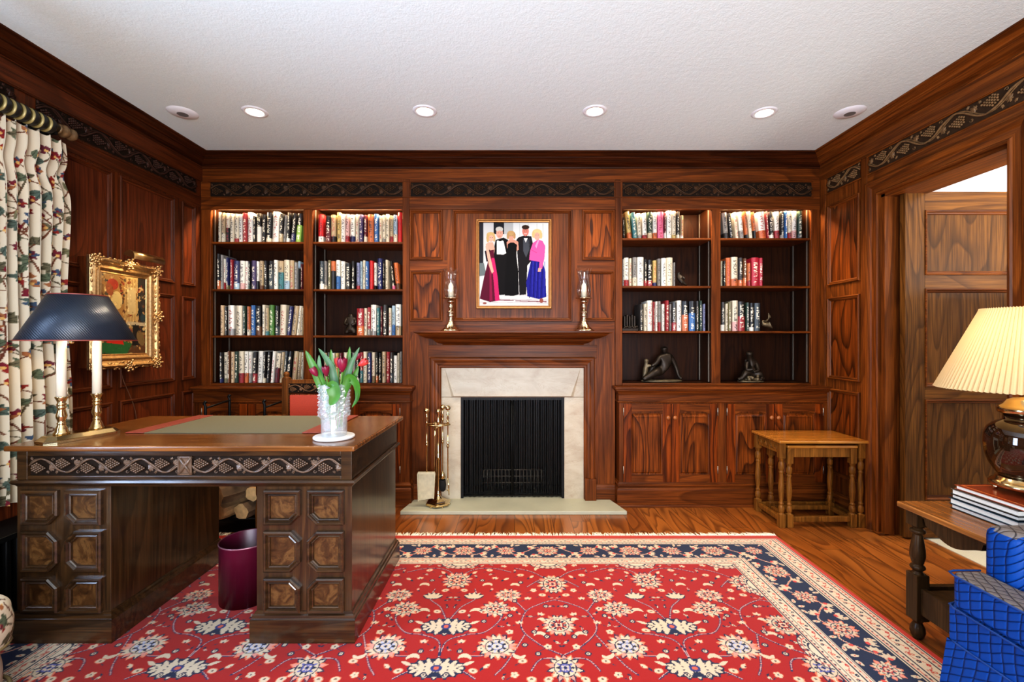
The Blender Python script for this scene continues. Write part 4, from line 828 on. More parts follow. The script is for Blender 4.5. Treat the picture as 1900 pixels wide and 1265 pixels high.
# curled figure
bx=1.800
t=empty('bronze_sculpture',(bx,by,bz),'dark bronze of a crouching curled figure, right bookcase bottom shelf','sculpture')
V=[(.02,0,.05),(.03,.01,.10),(.02,0,.15),(.0,-.02,.185),(-.01,-.03,.215),(.05,-.02,.14),(.045,-.06,.09),(.0,-.07,.075),(-.03,-.03,.14),(-.045,-.06,.09),(.0,-.075,.10),(-.05,-.06,.075),(-.075,-.05,.03),(-.11,-.05,.018),(.06,-.06,.065),(.075,-.05,.03),(.05,-.07,.015),(-.012,-.035,.232)]
E=[(0,1),(1,2),(2,3),(3,4),(4,17),(2,5),(5,6),(6,7),(2,8),(8,9),(9,10),(0,11),(11,12),(12,13),(0,14),(14,15),(15,16)]
skin('crouching_figure',V,E,[.042,.040,.036,.016,.030,.018,.014,.010,.018,.013,.010,.026,.017,.013,.028,.018,.014,.024],M['bronze'],t,loc=(bx,by,bz))
q=MB(); q.lathe([(0,0),(.095,0),(.10,.006),(.09,.012),(0,.014)],(0,0,0),20)
q.v=[(bx+v[0],by-.03+v[1]*.6,bz+v[2]) for v in q.v]
for k in range(26):
    a=random.uniform(0,2*PI); q.ball((bx+.08*math.cos(a)*random.uniform(.3,1),by-.045+.03*math.sin(a),bz+.018+random.random()*.03),random.uniform(.008,.016),seg=8,rings=5)
q.build('base',M['bronzel'],t)
def skin_thing(nm,label,cat,V,E,Rr,loc,mat): 
    o=skin(nm,V,E,Rr,mat,None,loc=loc); tag(o,label,cat); return o
skin_thing('bronze_figurine','small dark bronze of a squat hunched figure, left bookcase third shelf','sculpture',[(0,0,.05),(0,0,.10),(0,-.005,.14),(0,-.01,.165),(.035,-.01,.125),(.04,-.03,.085),(.01,-.045,.075),(-.035,-.01,.125),(-.04,-.03,.085),(-.01,-.045,.08),(.03,-.02,.03),(.03,-.03,.008),(-.03,-.02,.03),(-.03,-.03,.008)],[(0,1),(1,2),(2,3),(1,4),(4,5),(5,6),(1,7),(7,8),(8,9),(0,10),(10,11),(0,12),(12,13)],[.036,.036,.016,.02,.016,.013,.01,.016,.013,.01,.02,.014,.02,.014],(-1.245,3.47,SL[2]+.002),M['bronze'])
skin_thing('bronze_figurine','small bronze of a seated mother and child beside grey book, right bookcase second shelf','sculpture',[(0,0,.03),(-.005,0,.06),(-.008,0,.09),(-.008,-.004,.108),(.02,-.01,.07),(.035,-.02,.05),(.02,-.02,.03),(.035,-.02,.012),(.05,-.02,.01)],[(0,1),(1,2),(2,3),(1,4),(4,5),(0,6),(6,7),(7,8)],[.026,.022,.012,.016,.010,.008,.016,.010,.008],(1.247,3.44,SR[1]+.002),M['bronze'])
skin_thing('metal_bird_figurine','small pale metal figurine of a long necked bird beside books, right bookcase third shelf','sculpture',[(0,0,.03),(-.022,0,.055),(-.03,0,.075),(.0,0,.072),(.018,0,.09),(.022,0,.115),(.016,0,.135),(.03,0,.108),(.034,0,.095),(.02,0,.04),(.03,0,.06)],[(0,1),(1,2),(2,3),(3,4),(4,5),(5,6),(5,7),(7,8),(0,9),(9,10)],[.026,.012,.006,.006,.006,.007,.003,.005,.003,.016,.006],(1.902,3.44,SR[2]+.004),M['bronzel'])
q=MB()
for k in range(5): q.box(.832+k*.019,.832+k*.019+.012,3.46,3.52,SR[2]+.02,SR[2]+.115+.01*(k%2))
q.box(.815,.935,3.44,3.54,SR[2]+.0005,SR[2]+.022)
for k in range(9): q.ball((.83+k*.012,3.445,SR[2]+.026+.004*(k%3)),.010,seg=8,rings=5)
o=q.build('dark_sculpture',M['bronze'],None,bevel=.002); tag(o,'low dark slatted bronze in the left corner of the right bookcase, third shelf','sculpture')
# ------------------------------------------------------------------ pedestal desk
RUGZ=.010
ZT=.787; zb0=RUGZ+.001
D=empty('desk',(-1.31,2.15,zb0),'large dark oak pedestal desk with carved grape frieze and octagonal panels','desk')
q=MB(); q.prism([(-2.004,1.78),(-.628,1.78),(-.612,2.50),(-2.004,2.50)],lambda x,y,z:(x,y,z),ZT-.022,ZT); q.build('tabletop',W['dtop'],D,bevel=.006,bseg=3)
q=MB(); q.box(-1.962,-.65,1.818,2.47,.645,ZT-.022)
fpd=[(-1.975,1.805),(-.646,1.805),(-.640,2.465),(-1.975,2.465)]
q.frame(fpd,[(0,.645),(0,ZT-.022)],PX,[1,2,3])
q.build('apron',W['dx'],D)
PDk=lambda u,v,h:(u,1.818-h,v)
q=MB(); q.box(-1.975,-1.935,1.805,1.83,.645,ZT-.022); q.box(-.690,-.646,1.805,1.83,.645,ZT-.022); q.box(-1.935,-.690,1.806,1.83,.742,ZT-.022); q.box(-1.935,-.690,1.806,1.83,.645,.664); q.build('apron_frame',W['dx'],D,bevel=.0025)
# carved panels either side of a crossed square
xm=(343-955)*1.81/844
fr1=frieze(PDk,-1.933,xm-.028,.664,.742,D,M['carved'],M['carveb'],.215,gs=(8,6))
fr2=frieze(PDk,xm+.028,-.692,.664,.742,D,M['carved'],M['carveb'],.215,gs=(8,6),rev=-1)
q=MB(); q.prism(rect(xm-.028,xm+.028,.666,.740),PDk,0,.006); 
for a,c_ in (((xm-.026,.668),(xm+.026,.738)),((xm-.026,.738),(xm+.026,.668))): q.tube([PDk(a[0],a[1],.007),PDk(c_[0],c_[1],.007)],.006,6)
q.frame(rect(xm-.028,xm+.028,.666,.740),[(0,0),(0,.010),(.005,.011),(.008,.006)],PDk); q.build('crossed_square',M['carved'],D)
q=MB(); q.frame(fpd,[(0,.645),(-.004,.650),(-.012,.648),(-.016,.640),(-.010,.632),(-.004,.628),(0,.622)],PX); q.build('apron_molding',W['dx'],D)
MP=[(0,0),(0,.013),(.005,.018),(.011,.017),(.015,.009),(.020,.012),(.0235,.009),(.0255,.001)]
def pedestal(x0,x1,xp0,xp1,cx0):
    t=MB(); t.box(x0,x1,1.805,2.465,.115,.645); o=t.build('pedestal',W['dz'],D,bevel=.002)
    P_=lambda u,v,h:(u,1.805-h,v); K=.037
    s_=1.805/844
    rows=((908,972,'br','bl'),(984,1059,'trbr','tlbl'),(1070.5,1134,'tr','tl'))
    for (ya,yb,cl,cr) in rows:
        z1=1.2-(ya-632)*s_; z0=1.2-(yb-632)*s_
        for (c0,c1,cc) in ((cx0,cx0+.145,cl),(cx0+.172,cx0+.317,cr)):
            pts=[]
            pts+= [(c0+K,z0),] if 'bl' in cc else [(c0,z0)]
            pts+= [(c1-K,z0),(c1,z0+K)] if 'br' in cc else [(c1,z0)]
            pts+= [(c1,z1-K),(c1-K,z1)] if 'tr' in cc else [(c1,z1)]
            pts+= [(c0+K,z1),(c0,z1-K)] if 'tl' in cc else [(c0,z1)]
            if 'bl' in cc: pts+=[(c0,z0+K)]
            m_=MB(); m_.frame(pts,MP,P_,m=0); m_.face(inset(pts,.0235),.002,P_,m=1); m_.build('octagonal_panel',[W['dx'],M['burl']],o)
    fp_=[(x0,1.805),(x1,1.805),(x1,2.465),(x0,2.465)]
    pl=MB(); pl.frame(fp_,[(0,.130),(-.004,.128),(-.006,.120),(-.012,.116),(-.014,.106),(-.016,.104),(-.018,.100),(-.018,zb0)],PX); pl.build('plinth',W['dx'],o)
pedestal(-1.975,-1.602,0,0,-1.948)
pedestal(-1.024,-.646,0,0,(491.5-955)*1.805/844)
q=MB(); q.box(-1.602,-1.024,2.42,2.445,.56,.645); q.build('back_rail',W['dx'],D)

# desk pad, coaster, vase, tulips
z=ZT+.0008
p=empty('desk_pad',(-1.29,2.25,z),'olive desk blotter with brown red leather ends lying on the desk','desk pad')
q=MB(); q.box(-1.722,-.862,2.025,2.485,z,z+.003); q.build('blotter',M['padgreen'],p)
for x0,x1 in ((-1.73,-1.65),(-.945,-.855)):
    q=MB(); q.box(x0,x1,2.02,2.49,z+.0005,z+.006); q.build('leather_end',M['padred'],p,bevel=.002)
vx,vy=-.766,1.93
q=MB(); q.lathe([(0,0),(.080,0),(.084,.003),(.084,.009),(.080,.012),(0,.012)],(vx,vy,z),48); o=q.build('coaster',M['coaster'],None); tag(o,'round white stone coaster under the tulip vase on the desk','coaster')
# cut crystal vase
zv=z+.0125; n=40; HV=.215; rowsN=30
def vr(t): return .0515+.004*t if t<.34 else .0515+.00136+.0085*min(1,(t-.34)/.08)
vs=[]; outer=[]
for j in range(rowsN+1):
    t=j/rowsN
    for k in range(n):
        a=2*PI*k/n; r=vr(t)
        if t>.38: 
            r+=.0035*(abs(((k+j)%4)-2)-1)*.9+.0035*(abs(((k-j)%4)-2)-1)*.9
        if .36<t<.46: r+=.003
        if j==rowsN: 
            pass
        vs.append((vx+r*math.cos(a),vy+r*math.sin(a),zv+HV*t+(.004*math.cos(a*10) if j==rowsN else 0)))
q=MB(); q.add(vs,[(j*n+k,j*n+(k+1)%n,(j+1)*n+(k+1)%n,(j+1)*n+k) for j in range(rowsN) for k in range(n)],0,False)
prof=[(vr(1)-.006,HV),(vr(.5)-.006,HV*.5),(vr(.15)-.006,.030),(.036,.022),(0,.022)]
b0=len(q.v)
for r,zz_ in prof[:-1]:
    for k in range(n): a=2*PI*k/n; q.v.append((vx+r*math.cos(a),vy+r*math.sin(a),zv+zz_))
q.v.append((vx,vy,zv+.022)); q.v.append((vx,vy,zv))
F=[]
for k in range(n):
    F.append((rowsN*n+k,rowsN*n+(k+1)%n,b0+(k+1)%n,b0+k))
    for i in range(3): F.append((b0+i*n+k,b0+i*n+(k+1)%n,b0+(i+1)*n+(k+1)%n,b0+(i+1)*n+k))
    F.append((b0+3*n+k,b0+3*n+(k+1)%n,len(q.v)-2)); F.append(((k+1)%n,k,len(q.v)-1))
for f in F: q.f.append(list(f)); q.m.append(0); q.sm.append(False)
vase=q.build('glass_vase',M['crystal'],None); tag(vase,'cut crystal vase of tulips standing on a white coaster on the desk','vase')
S_=1.93/844
def V2(px,py,dy=0): y=vy+dy; return ((px-955)*y/844,y,1.2-(py-632)*y/844)
def leafstrip(mb,pts,w,m=0,fold=.25,tw=0):
    pts=spline3(pts,6); n=len(pts); vs=[]
    for i,p_ in enumerate(pts):
        t=i/(n-1); ww=w*math.sin(PI*min(1,(t*.92+.08)))**.7 if t<1 else .0005
        a=Vector(pts[min(i+1,n-1)])-Vector(pts[max(i-1,0)]); s=a.cross(Vector((0.15*math.cos(tw),-1,.1))).normalized(); s=(s*math.cos(tw*t)+Vector((0,1,0))*math.sin(tw*t)); nn=s.cross(a).normalized()
        P_=Vector(p_); vs+=[P_-s*ww+nn*ww*fold,P_-s*ww*.5+nn*ww*fold*.3,P_,P_+s*ww*.5+nn*ww*fold*.3,P_+s*ww+nn*ww*fold]
    mb.add(vs,[(i*5+k,i*5+k+1,i*5+6+k,i*5+5+k) for i in range(n-1) for k in range(4)],m,True)
def spline3(P,n):
    a=spline([(p[0],p[1]) for p in P],n); b_=spline([(p[2],p[2]) for p in P],n); return [(u[0],u[1],w[0]) for u,w in zip(a,b_)]
def tulip(base,mid,top,fdir,sz,mt,label,leaves,open_=.0):
    t=empty('tulip',base,label,'tulip','tulips in the crystal vase')
    q=MB(); q.tube(spline3([base,mid,top],8),.0032,8); q.build('stem',M['stem'],t)
    q=MB(); d=Vector(fdir).normalized(); R_=d.to_track_quat('Z','Y').to_matrix(); T=Vector(top)
    for lay in range(2):
        for k in range(3):
            a0=2*PI*(k+.5*lay)/3; vs=[]; nu,nv=6,8
            for i in range(nv+1):
                tt=i/nv; r=sz*(.42*math.sin(PI*min(1,tt*.62+.04))**.8)*(1+open_*tt)*(1-.05*lay); z_=sz*1.25*tt
                hw=1.15*math.sin(PI*min(.97,tt*.8+.16))**.6 if tt<.98 else .15
                for j in range(nu+1):
                    aa=a0+hw*(j/nu-.5)*2; vs.append(T+R_@Vector((r*math.cos(aa),r*math.sin(aa),z_-.15*sz*abs(j/nu-.5)*tt)))
            q.add(vs,[(i*(nu+1)+j,i*(nu+1)+j+1,(i+1)*(nu+1)+j+1,(i+1)*(nu+1)+j) for i in range(nv) for j in range(nu)],0,True)
    q.build('bloom',mt,t)
    for L_,w_,lm,tw in leaves:
        q=MB(); leafstrip(q,L_,w_,tw=tw); q.build('leaf',lm,t)
LF,LB=M['leaf'],M['leafb']
zi=V2(620,795)
tulip(V2(615,795,.01),V2(606,740,0),V2(589,698,-.02),(-.5,-.1,.8),.036,M['tulip'],'closed magenta tulip bud drooping at the far left of the vase',[((V2(612,770,0),V2(605,735,0),V2(586,690,-.01),V2(567,650,-.02)),.020,LF,.2)])
tulip(V2(622,797,-.01),V2(612,745,-.01),V2(606,698,-.03),(-.05,-.2,1),.037,M['tulip'],'closed magenta tulip standing above the left rim of the vase',[((V2(616,760,.01),V2(606,725,.01),V2(594,700,.01),V2(592,658,.01)),.016,LB,.2),((V2(614,720,-.06),V2(617,717,-.072),V2(621,735,-.074),V2(612,752,-.072)),.026,LF,0)])
tulip(V2(626,795,-.01),V2(630,735,-.02),V2(635,690,-.03),(.05,-.1,1),.050,M['tulip'],'largest magenta tulip open at the centre of the bunch',[((V2(620,770,.02),V2(622,720,.02),V2(614,680,.02),V2(591,646,.02)),.015,LB,.3),((V2(618,760,.03),V2(620,720,.03),V2(616,690,.03),V2(614,648,.03)),.016,LF,.5)])
tulip(V2(620,792,.02),V2(628,730,.04),V2(628,682,.05),(-.2,.2,1),.036,M['tulipr'],'coral tulip half hidden behind the largest magenta tulip',[((V2(630,765,.03),V2(638,710,.03),V2(645,680,.03),V2(649,643,.03)),.014,LF,.3)])
tulip(V2(630,792,.0),V2(645,720,.0),V2(665,678,-.01),(.8,0,.45),.036,M['tulipr'],'coral red tulip leaning out at the far right of the vase',[((V2(632,765,0),V2(642,715,0),V2(652,675,0),V2(667,644,0)),.012,LB,.2),((V2(636,740,-.02),V2(646,712,-.02),V2(656,700,-.02),V2(665,680,-.02)),.014,LF,.4)])
tulip(V2(634,792,.02),V2(640,722,.03),V2(655,670,.04),(.6,.2,.8),.036,M['tulip'],'dark magenta tulip behind the leaning coral tulip at right',[((V2(636,745,-.02),V2(646,702,-.03),V2(662,712,-.03),V2(664,738,-.03),V2(653,756,-.03)),.019,LF,.9)])
# bouillotte desk lamp
lx,ly=-1.845,1.925
L_=empty('desk_lamp',(lx,ly,ZT),'two candle brass desk lamp with a dark blue black shade on the desk','lamp')
ang=math.atan2(.17,.055)
def RL(u,v): return (lx-.005+u*math.cos(ang)-v*math.sin(ang), ly+.01+u*math.sin(ang)+v*math.cos(ang))
def oct_(a,b_,k): return [(-a+k,-b_),(a-k,-b_),(a,-b_+k),(a,b_-k),(a-k,b_),(-a+k,b_),(-a,b_-k),(-a,-b_+k)]
q=MB(); po=oct_(.135,.058,.03)
q.frame(po,[(.0,.0),(0,.010),(.004,.012),(.008,.016),(.018,.026),(.022,.028)],lambda u,v,h:(*RL(u,v),z+h)); q.face(inset(po,.022),.028,lambda u,v,h:(*RL(u,v),z+h)); q.face(po,0,lambda u,v,h:(*RL(u,v),z+h)); q.build('base',M['brass'],L_)
for s in (-1,1):
    cx_,cy_=RL(s*.062,0); zz_=z+.028
    q=MB(); q.lathe([(0,0),(.026,0),(.027,.005),(.022,.010),(.020,.022),(.014,.036),(.013,.040),(.016,.044),(.012,.048),(.013,.056),(.018,.070),(.018,.078),(.013,.098),(.012,.104),(.016,.108),(.016,.112),(.011,.116),(.016,.120),(.016,.124),(.012,.128),(.017,.142),(.021,.150),(.021,.154),(0,.154)],(cx_,cy_,zz_),24); o=q.build('candlestick_stem',M['brass'],L_)
    q=MB(); q.lathe([(0,0),(.0165,0),(.0165,.235),(0,.235)],(cx_,cy_,zz_+.154),20); q.build('candle_tube',M['candle'],L_)
q=MB(); a_=RL(-.062,0); b_=RL(.062,0); q.tube([(a_[0],a_[1],1.204),(b_[0],b_[1],1.204)],.004); 
q.tube([(lx,ly,1.20),(lx,ly,1.40)],.004); q.ball((lx-.0,ly-.03,1.195),.008); 
for k in range(3): a=2*PI*k/3; q.tube([(lx,ly,1.385),(lx+.09*math.cos(a),ly+.09*math.sin(a),1.389)],.002)
q.build('lamp_bracket',M['brass'],L_)
q=MB(); q.lathe([(.1915,1.200),(.0965,1.390)],(lx,ly,0),64); o=q.build('lamp_shade',M['shadeb'],L_)
sm=o.modifiers.new('sol','SOLIDIFY'); sm.thickness=.002
q=MB(); q.lathe([(.193,1.199),(.194,1.201),(.193,1.204)],(lx,ly,0),64); q.lathe([(.096,1.388),(.098,1.390),(.096,1.393)],(lx,ly,0),64); q.build('shade_trim',M['padred'],o)

# waste basket
w=empty('waste_basket',(-1.244,2.12,zb0),'burgundy metal cylinder waste basket standing under the desk','waste basket')
q=MB(); q.lathe([(0,.004),(.112,.004),(.115,0),(.115,.262),(.1175,.266),(.115,.27),(.1125,.266),(.112,.01),(0,.009)],(-1.244,2.12,zb0),48); q.build('basket_body',M['burg'],w)
q=MB(); q.lathe([(.1155,.263),(.118,.266),(.1155,.2705),(.113,.267)],(-1.244,2.12,zb0),48); q.build('rim',plain('silver_pink_rim',(170,120,130),.3,.6),w)
# carved armchair behind the desk
cx_,cy_=-1.29,2.98
ch=empty('carved_armchair',(cx_,cy_-.15,0),'carved oak armchair with red leather back behind the desk','chair')
def cP(u,v,h): return (cx_+u,cy_-h,v)
for s in (-1,1):
    q=MB(); q.box(cx_+s*.205-.022,cx_+s*.205+.022,cy_-.02,cy_+.025,0,.955); q.lathe([(.024,0),(.024,.006),(.012,.010),(.018,.018),(.019,.028),(.012,.04),(0,.044)],(cx_+s*.205,cy_,.955),16); q.build('back_post',W['chair'],ch,bevel=.003)
    q=MB(); q.lathe([(.02,.0),(.022,.03),(.014,.05),(.022,.12),(.024,.2),(.014,.28),(.02,.30),(.02,.42),(.016,.44),(.014,.5),(.022,.58),(.016,.64),(.022,.66),(.022,.69)],(cx_+s*.19,cy_-.34,RUGZ+.002),16); q.build('front_leg',W['chair'],ch)
    q=MB(); q.tube([(cx_+s*.205,cy_,.70),(cx_+s*.215,cy_-.15,.72),(cx_+s*.21,cy_-.32,.735),(cx_+s*.21,cy_-.37,.725)],[.018,.020,.024,.018],10); q.build('armrest',W['chair'],ch)
q=MB(); q.box(cx_-.185,cx_+.185,cy_-.015,cy_+.015,.86,.925); q.box(cx_-.185,cx_+.185,cy_-.015,cy_+.015,.925,.945); q.box(cx_-.185,cx_+.185,cy_-.015,cy_+.015,.50,.56); ob=q.build('back_rail',W['chair'],ch,bevel=.003)
frieze(lambda u,v,h:cP(u,v,h+.016),-.183,.183,.862,.922,ch,plain('carved_chair_oak_relief',(112,78,48),.45,nz=.3),M['carveb'],.18,gs=(6,4))
q=MB(); q.box(cx_-.178,cx_+.178,cy_-.024,cy_+.01,.56,.853); q.build('leather_back',M['leather'],ch,bevel=.012,bseg=3)
q=MB()
for k in range(26):
    zz_=.562+k*.0113
    for s in (-1,1): q.ball((cx_+s*.176,cy_-.022,zz_),.0042,seg=6,rings=4)
for k in range(32): q.ball((cx_-.176+k*.01135,cy_-.022,.850),.0042,seg=6,rings=4)
q.build('nail_trim',M['nail'],ch)
q=MB(); q.box(cx_-.21,cx_+.21,cy_-.36,cy_-.0,.40,.44); q.build('seat_frame',W['chair'],ch,bevel=.004)
q=MB(); q.box(cx_-.2,cx_+.2,cy_-.35,cy_-.03,.441,.475); q.build('seat',M['leather'],ch,bevel=.014,bseg=3)
# log rack and logs
lr=empty('log_rack',(-1.75,2.93,0),'black iron log rack with tall corner posts behind the desk','log rack')
posts=[(-1.948,2.865,.815),(-1.968,3.14,.825),(-1.594,2.90,.82),(-1.58,3.14,.825)]
for x,y,h in posts:
    q=MB(); q.tube([(x,y,0.0),(x,y,h-.03),(x-.008,y,h-.008),(x-.004,y,h),(x+.006,y,h-.006)],.0085,8); q.build('post',M['iron'],lr)
bars=[(posts[a][:2]+(.775,),posts[c_][:2]+(.79,)) for a,c_ in ((0,1),(2,3))]+[(posts[a][:2]+(.07,),posts[c_][:2]+(.07,)) for a,c_ in ((0,1),(2,3),(0,2),(1,3))]+[((-1.90+.09*k,2.87,.072),(-1.90+.09*k,3.14,.072)) for k in range(4)]
for p0,p1 in bars: q=MB(); q.tube([p0,p1],.006,6); q.build('crossbar',M['iron'],lr)
q=MB(); q.box(-1.97,-1.56,2.852,3.15,.0,.012); q.build('ash_tray',M['iron'],lr)
logs=[(-1.85,2.83,.136,.056,.32),(-1.715,2.85,.130,.05,.2),(-1.83,2.80,.248,.060,.5),(-1.665,2.88,.228,.045,.15),(-1.74,2.84,.352,.052,.25)]
for i,(x,y,zz_,r,a) in enumerate(logs):
    t=empty('firewood_log',(x,y,zz_-r),['pale split log at the bottom left of the log rack','round bark covered log at the bottom right of the log rack','thick split log slanting across the second row of the rack','round log in the second row at the right of the rack','topmost log in the iron log rack'][i],'log','firewood logs in the iron rack')
    n=14; L=.38; ca,sa=math.sin(a),math.cos(a); q=MB(); vs=[]; rs=[r*(1+.10*math.sin(k*2.1+i)+.06*math.sin(k*5.3)) for k in range(n)]
    for j in range(9):
        s=L*j/8
        for k in range(n): an=2*PI*k/n; rr=rs[k]*(1+.03*math.sin(j*1.7+k)); vs.append((x+ca*s+rr*math.cos(an)*sa,y+sa*s-rr*math.cos(an)*ca,zz_+rr*math.sin(an)*.95))
    q.add(vs,[(j*n+k,j*n+(k+1)%n,(j+1)*n+(k+1)%n,(j+1)*n+k) for j in range(8) for k in range(n)],0,False); q.build('bark',M['bark'] if i%3 else plain('split_wood_pale',(176,140,98),.85,nz=.3,nscale=30),t)
    q=MB(); q.add(vs[:n],[list(range(n))]); q.build('cut_end',M['logend'],t); q=MB(); q.add(vs[-n:],[list(range(n))]); q.build('cut_end',M['logend'],t)

# ------------------------------------------------------------------ gilt framed painting on the left wall
PF=lambda u,v,h:(XL+.0+h,u,v)
po=empty('framed_painting',(XL+.05,2.665,1.355),'gilt framed interior painting hanging on the left wall behind the lamp','painting')
u0,u1,v0,v1=2.431,2.898,1.042,1.662
q=MB(); q.prism(rect(u0-.002,u1-.02,v0+.01,v1-.01),PF,.002,.048); q.build('backing_board',W['lz'],po)
fprof=[(0.0,.048),(.0,.062),(.006,.072),(.016,.080),(.024,.076),(.032,.066),(.044,.060),(.052,.066),(.058,.066),(.062,.056),(.074,.050),(.080,.054),(.084,.048)]
q=MB(); q.frame(rect(u0,u1,v0,v1),fprof,PF)
q.build('gilt_frame',M['gilt'],po)
q=MB(); rnd=random.Random(3)
def orn(u,v,r,s): 
    x,y,zz_=PF(u,v,.070); q.ball((x,y,zz_),r,0,8,5,(.6,s[0],s[1]))
for side in range(4):
    Lh=(u1-u0) if side<2 else (v1-v0); nn=int(Lh/.012)
    for k in range(nn):
        tt=(k+.5)/nn; d=abs(tt-.5)*2; amp=1.0+.9*(d>.72)+.9*(d<.22)
        for rep in range(2):
            o_=rnd.uniform(-.004,.030)*(.6+.4*amp); rr=rnd.uniform(.005,.009)*(.7+.3*amp)
            ac=Lh*tt+rnd.uniform(-.006,.006)
            if side==0: orn(u0+ac,v0+o_,rr,(1.4,.8))
            elif side==1: orn(u0+ac,v1-o_,rr,(1.4,.8))
            elif side==2: orn(u0+o_,v0+ac,rr,(.8,1.4))
            else: orn(u1-o_,v0+ac,rr,(.8,1.4))
for (cu,cv) in ((u0+.02,v0+.02),(u0+.02,v1-.02),(u1-.02,v0+.02),(u1-.02,v1-.02),(u1-.012,(v0+v1)/2),(u0+.012,(v0+v1)/2),((u0+u1)/2,v1-.012),((u0+u1)/2,v0+.012)):
    for k in range(16):
        a=k*.9; r=.004+.0022*k; x,y,zz_=PF(cu+r*math.cos(a),cv+r*math.sin(a),.078); q.ball((x,y,zz_),.008,0,8,5)
q.build('scroll_ornament',M['gilt'],po)
R=Ras(120,176,.5,(150,110,62))
R.poly([(0,0),(120,0),(120,42),(0,60)],(98,62,34)); R.poly([(8,70),(60,80),(60,176),(8,176)],(176,128,66)); R.poly([(60,60),(96,60),(96,176),(60,176)],(205,168,104)); R.poly([(96,50),(120,50),(120,176),(96,176)],(58,50,42))
for i in range(170): R.blob(rnd.uniform(0,120),rnd.uniform(0,176),rnd.uniform(2,7),rnd.uniform(1,4),rnd.uniform(0,3),rnd.choice([(170,118,60),(196,152,92),(120,74,40),(146,60,36),(90,80,60),(210,180,120),(70,60,50)]))
for x in (64,72,80,88): R.stroke([(x,70),(x,170)],1.5,(166,126,72))
R.poly([(68,90),(90,90),(90,150),(68,150)],(214,184,126)); R.blob(40,118,14,20,0,(222,190,120)); R.blob(30,152,14,12,0,(184,70,44)); R.blob(22,140,9,14,.3,(168,92,50))
R.blob(104,92,6,16,0,(30,40,42)); R.blob(110,84,7,9,0,(46,66,70)); R.poly([(64,66),(118,64),(118,72),(64,74)],(196,176,140)); R.poly([(80,20),(102,20),(100,66),(82,66)],(34,28,26)); R.blob(104,36,10,18,.4,(126,100,60))
R.poly([(0,4),(66,0),(80,24),(40,34),(0,24)],(46,104,54)); R.poly([(14,26),(58,22),(52,44),(44,64),(30,66),(20,46)],(206,44,26)); R.blob(46,72,10,14,.3,(214,60,30)); R.blob(40,82,6,8,0,(214,160,120)); R.blob(56,58,14,5,-.9,(208,52,30)); R.blob(50,46,6,4,0,(226,180,140))
for i in range(420):
    x_,y_=rnd.uniform(0,119),rnd.uniform(0,175); c0=R.a[int(y_/.5),int(x_/.5)].copy(); k_=rnd.uniform(.6,1.5); R.a[max(0,int(y_/.5)-rnd.randint(1,5)):int(y_/.5)+rnd.randint(1,6),max(0,int(x_/.5)-rnd.randint(1,4)):int(x_/.5)+rnd.randint(1,5)]=c0*k_
R.a*=.7
ii,jj=np.meshgrid(np.arange(R.W),np.arange(R.H)); uu=(u0+.078)+(u1-u0-.156)*ii/(R.W-1); vv=(v0+.078)+(v1-v0-.156)*jj/(R.H-1)
gridmesh('canvas',np.full(uu.shape,XL+.050),uu,vv,R.a,vcol('oil_paint',.4,bmp=.3,fscale=120),po)
t=empty('picture_light',(XL+.1,2.70,1.68),'brass half cylinder picture light above the gilt framed painting','light')
q=MB(); n=14; vs=[]
for yy in (2.60,2.83):
    for k in range(n+1):
        a=-.15*PI+PI*1.05*k/n; vs.append((XL+.13+.032*math.cos(a),yy,1.685+.034*math.sin(a)))
q.add(vs,[(k,k+1,n+2+k,n+1+k) for k in range(n)],0,True)
for e in (0,1): q.add(vs[e*(n+1):(e+1)*(n+1)],[list(range(n+1))])
o=q.build('light_shade',plain('satin_brass',(190,150,95),.3,1),t)
q=MB(); q.tube([(XL+.13,2.715,1.70),(XL+.08,2.715,1.70),(XL+.03,2.715,1.67),(XL+.03,2.715,1.62)],.005); q.build('arm',M['brass'],t)
q=MB(); q.tube(spline3([(XL+.012,2.68,1.04),(XL+.014,2.70,.96),(XL+.012,2.75,.86),(XL+.012,2.79,.74),(XL+.012,2.80,.5)],8),.0022,6); q.build('cord',plain('brown_cord',(96,64,44),.6),t)

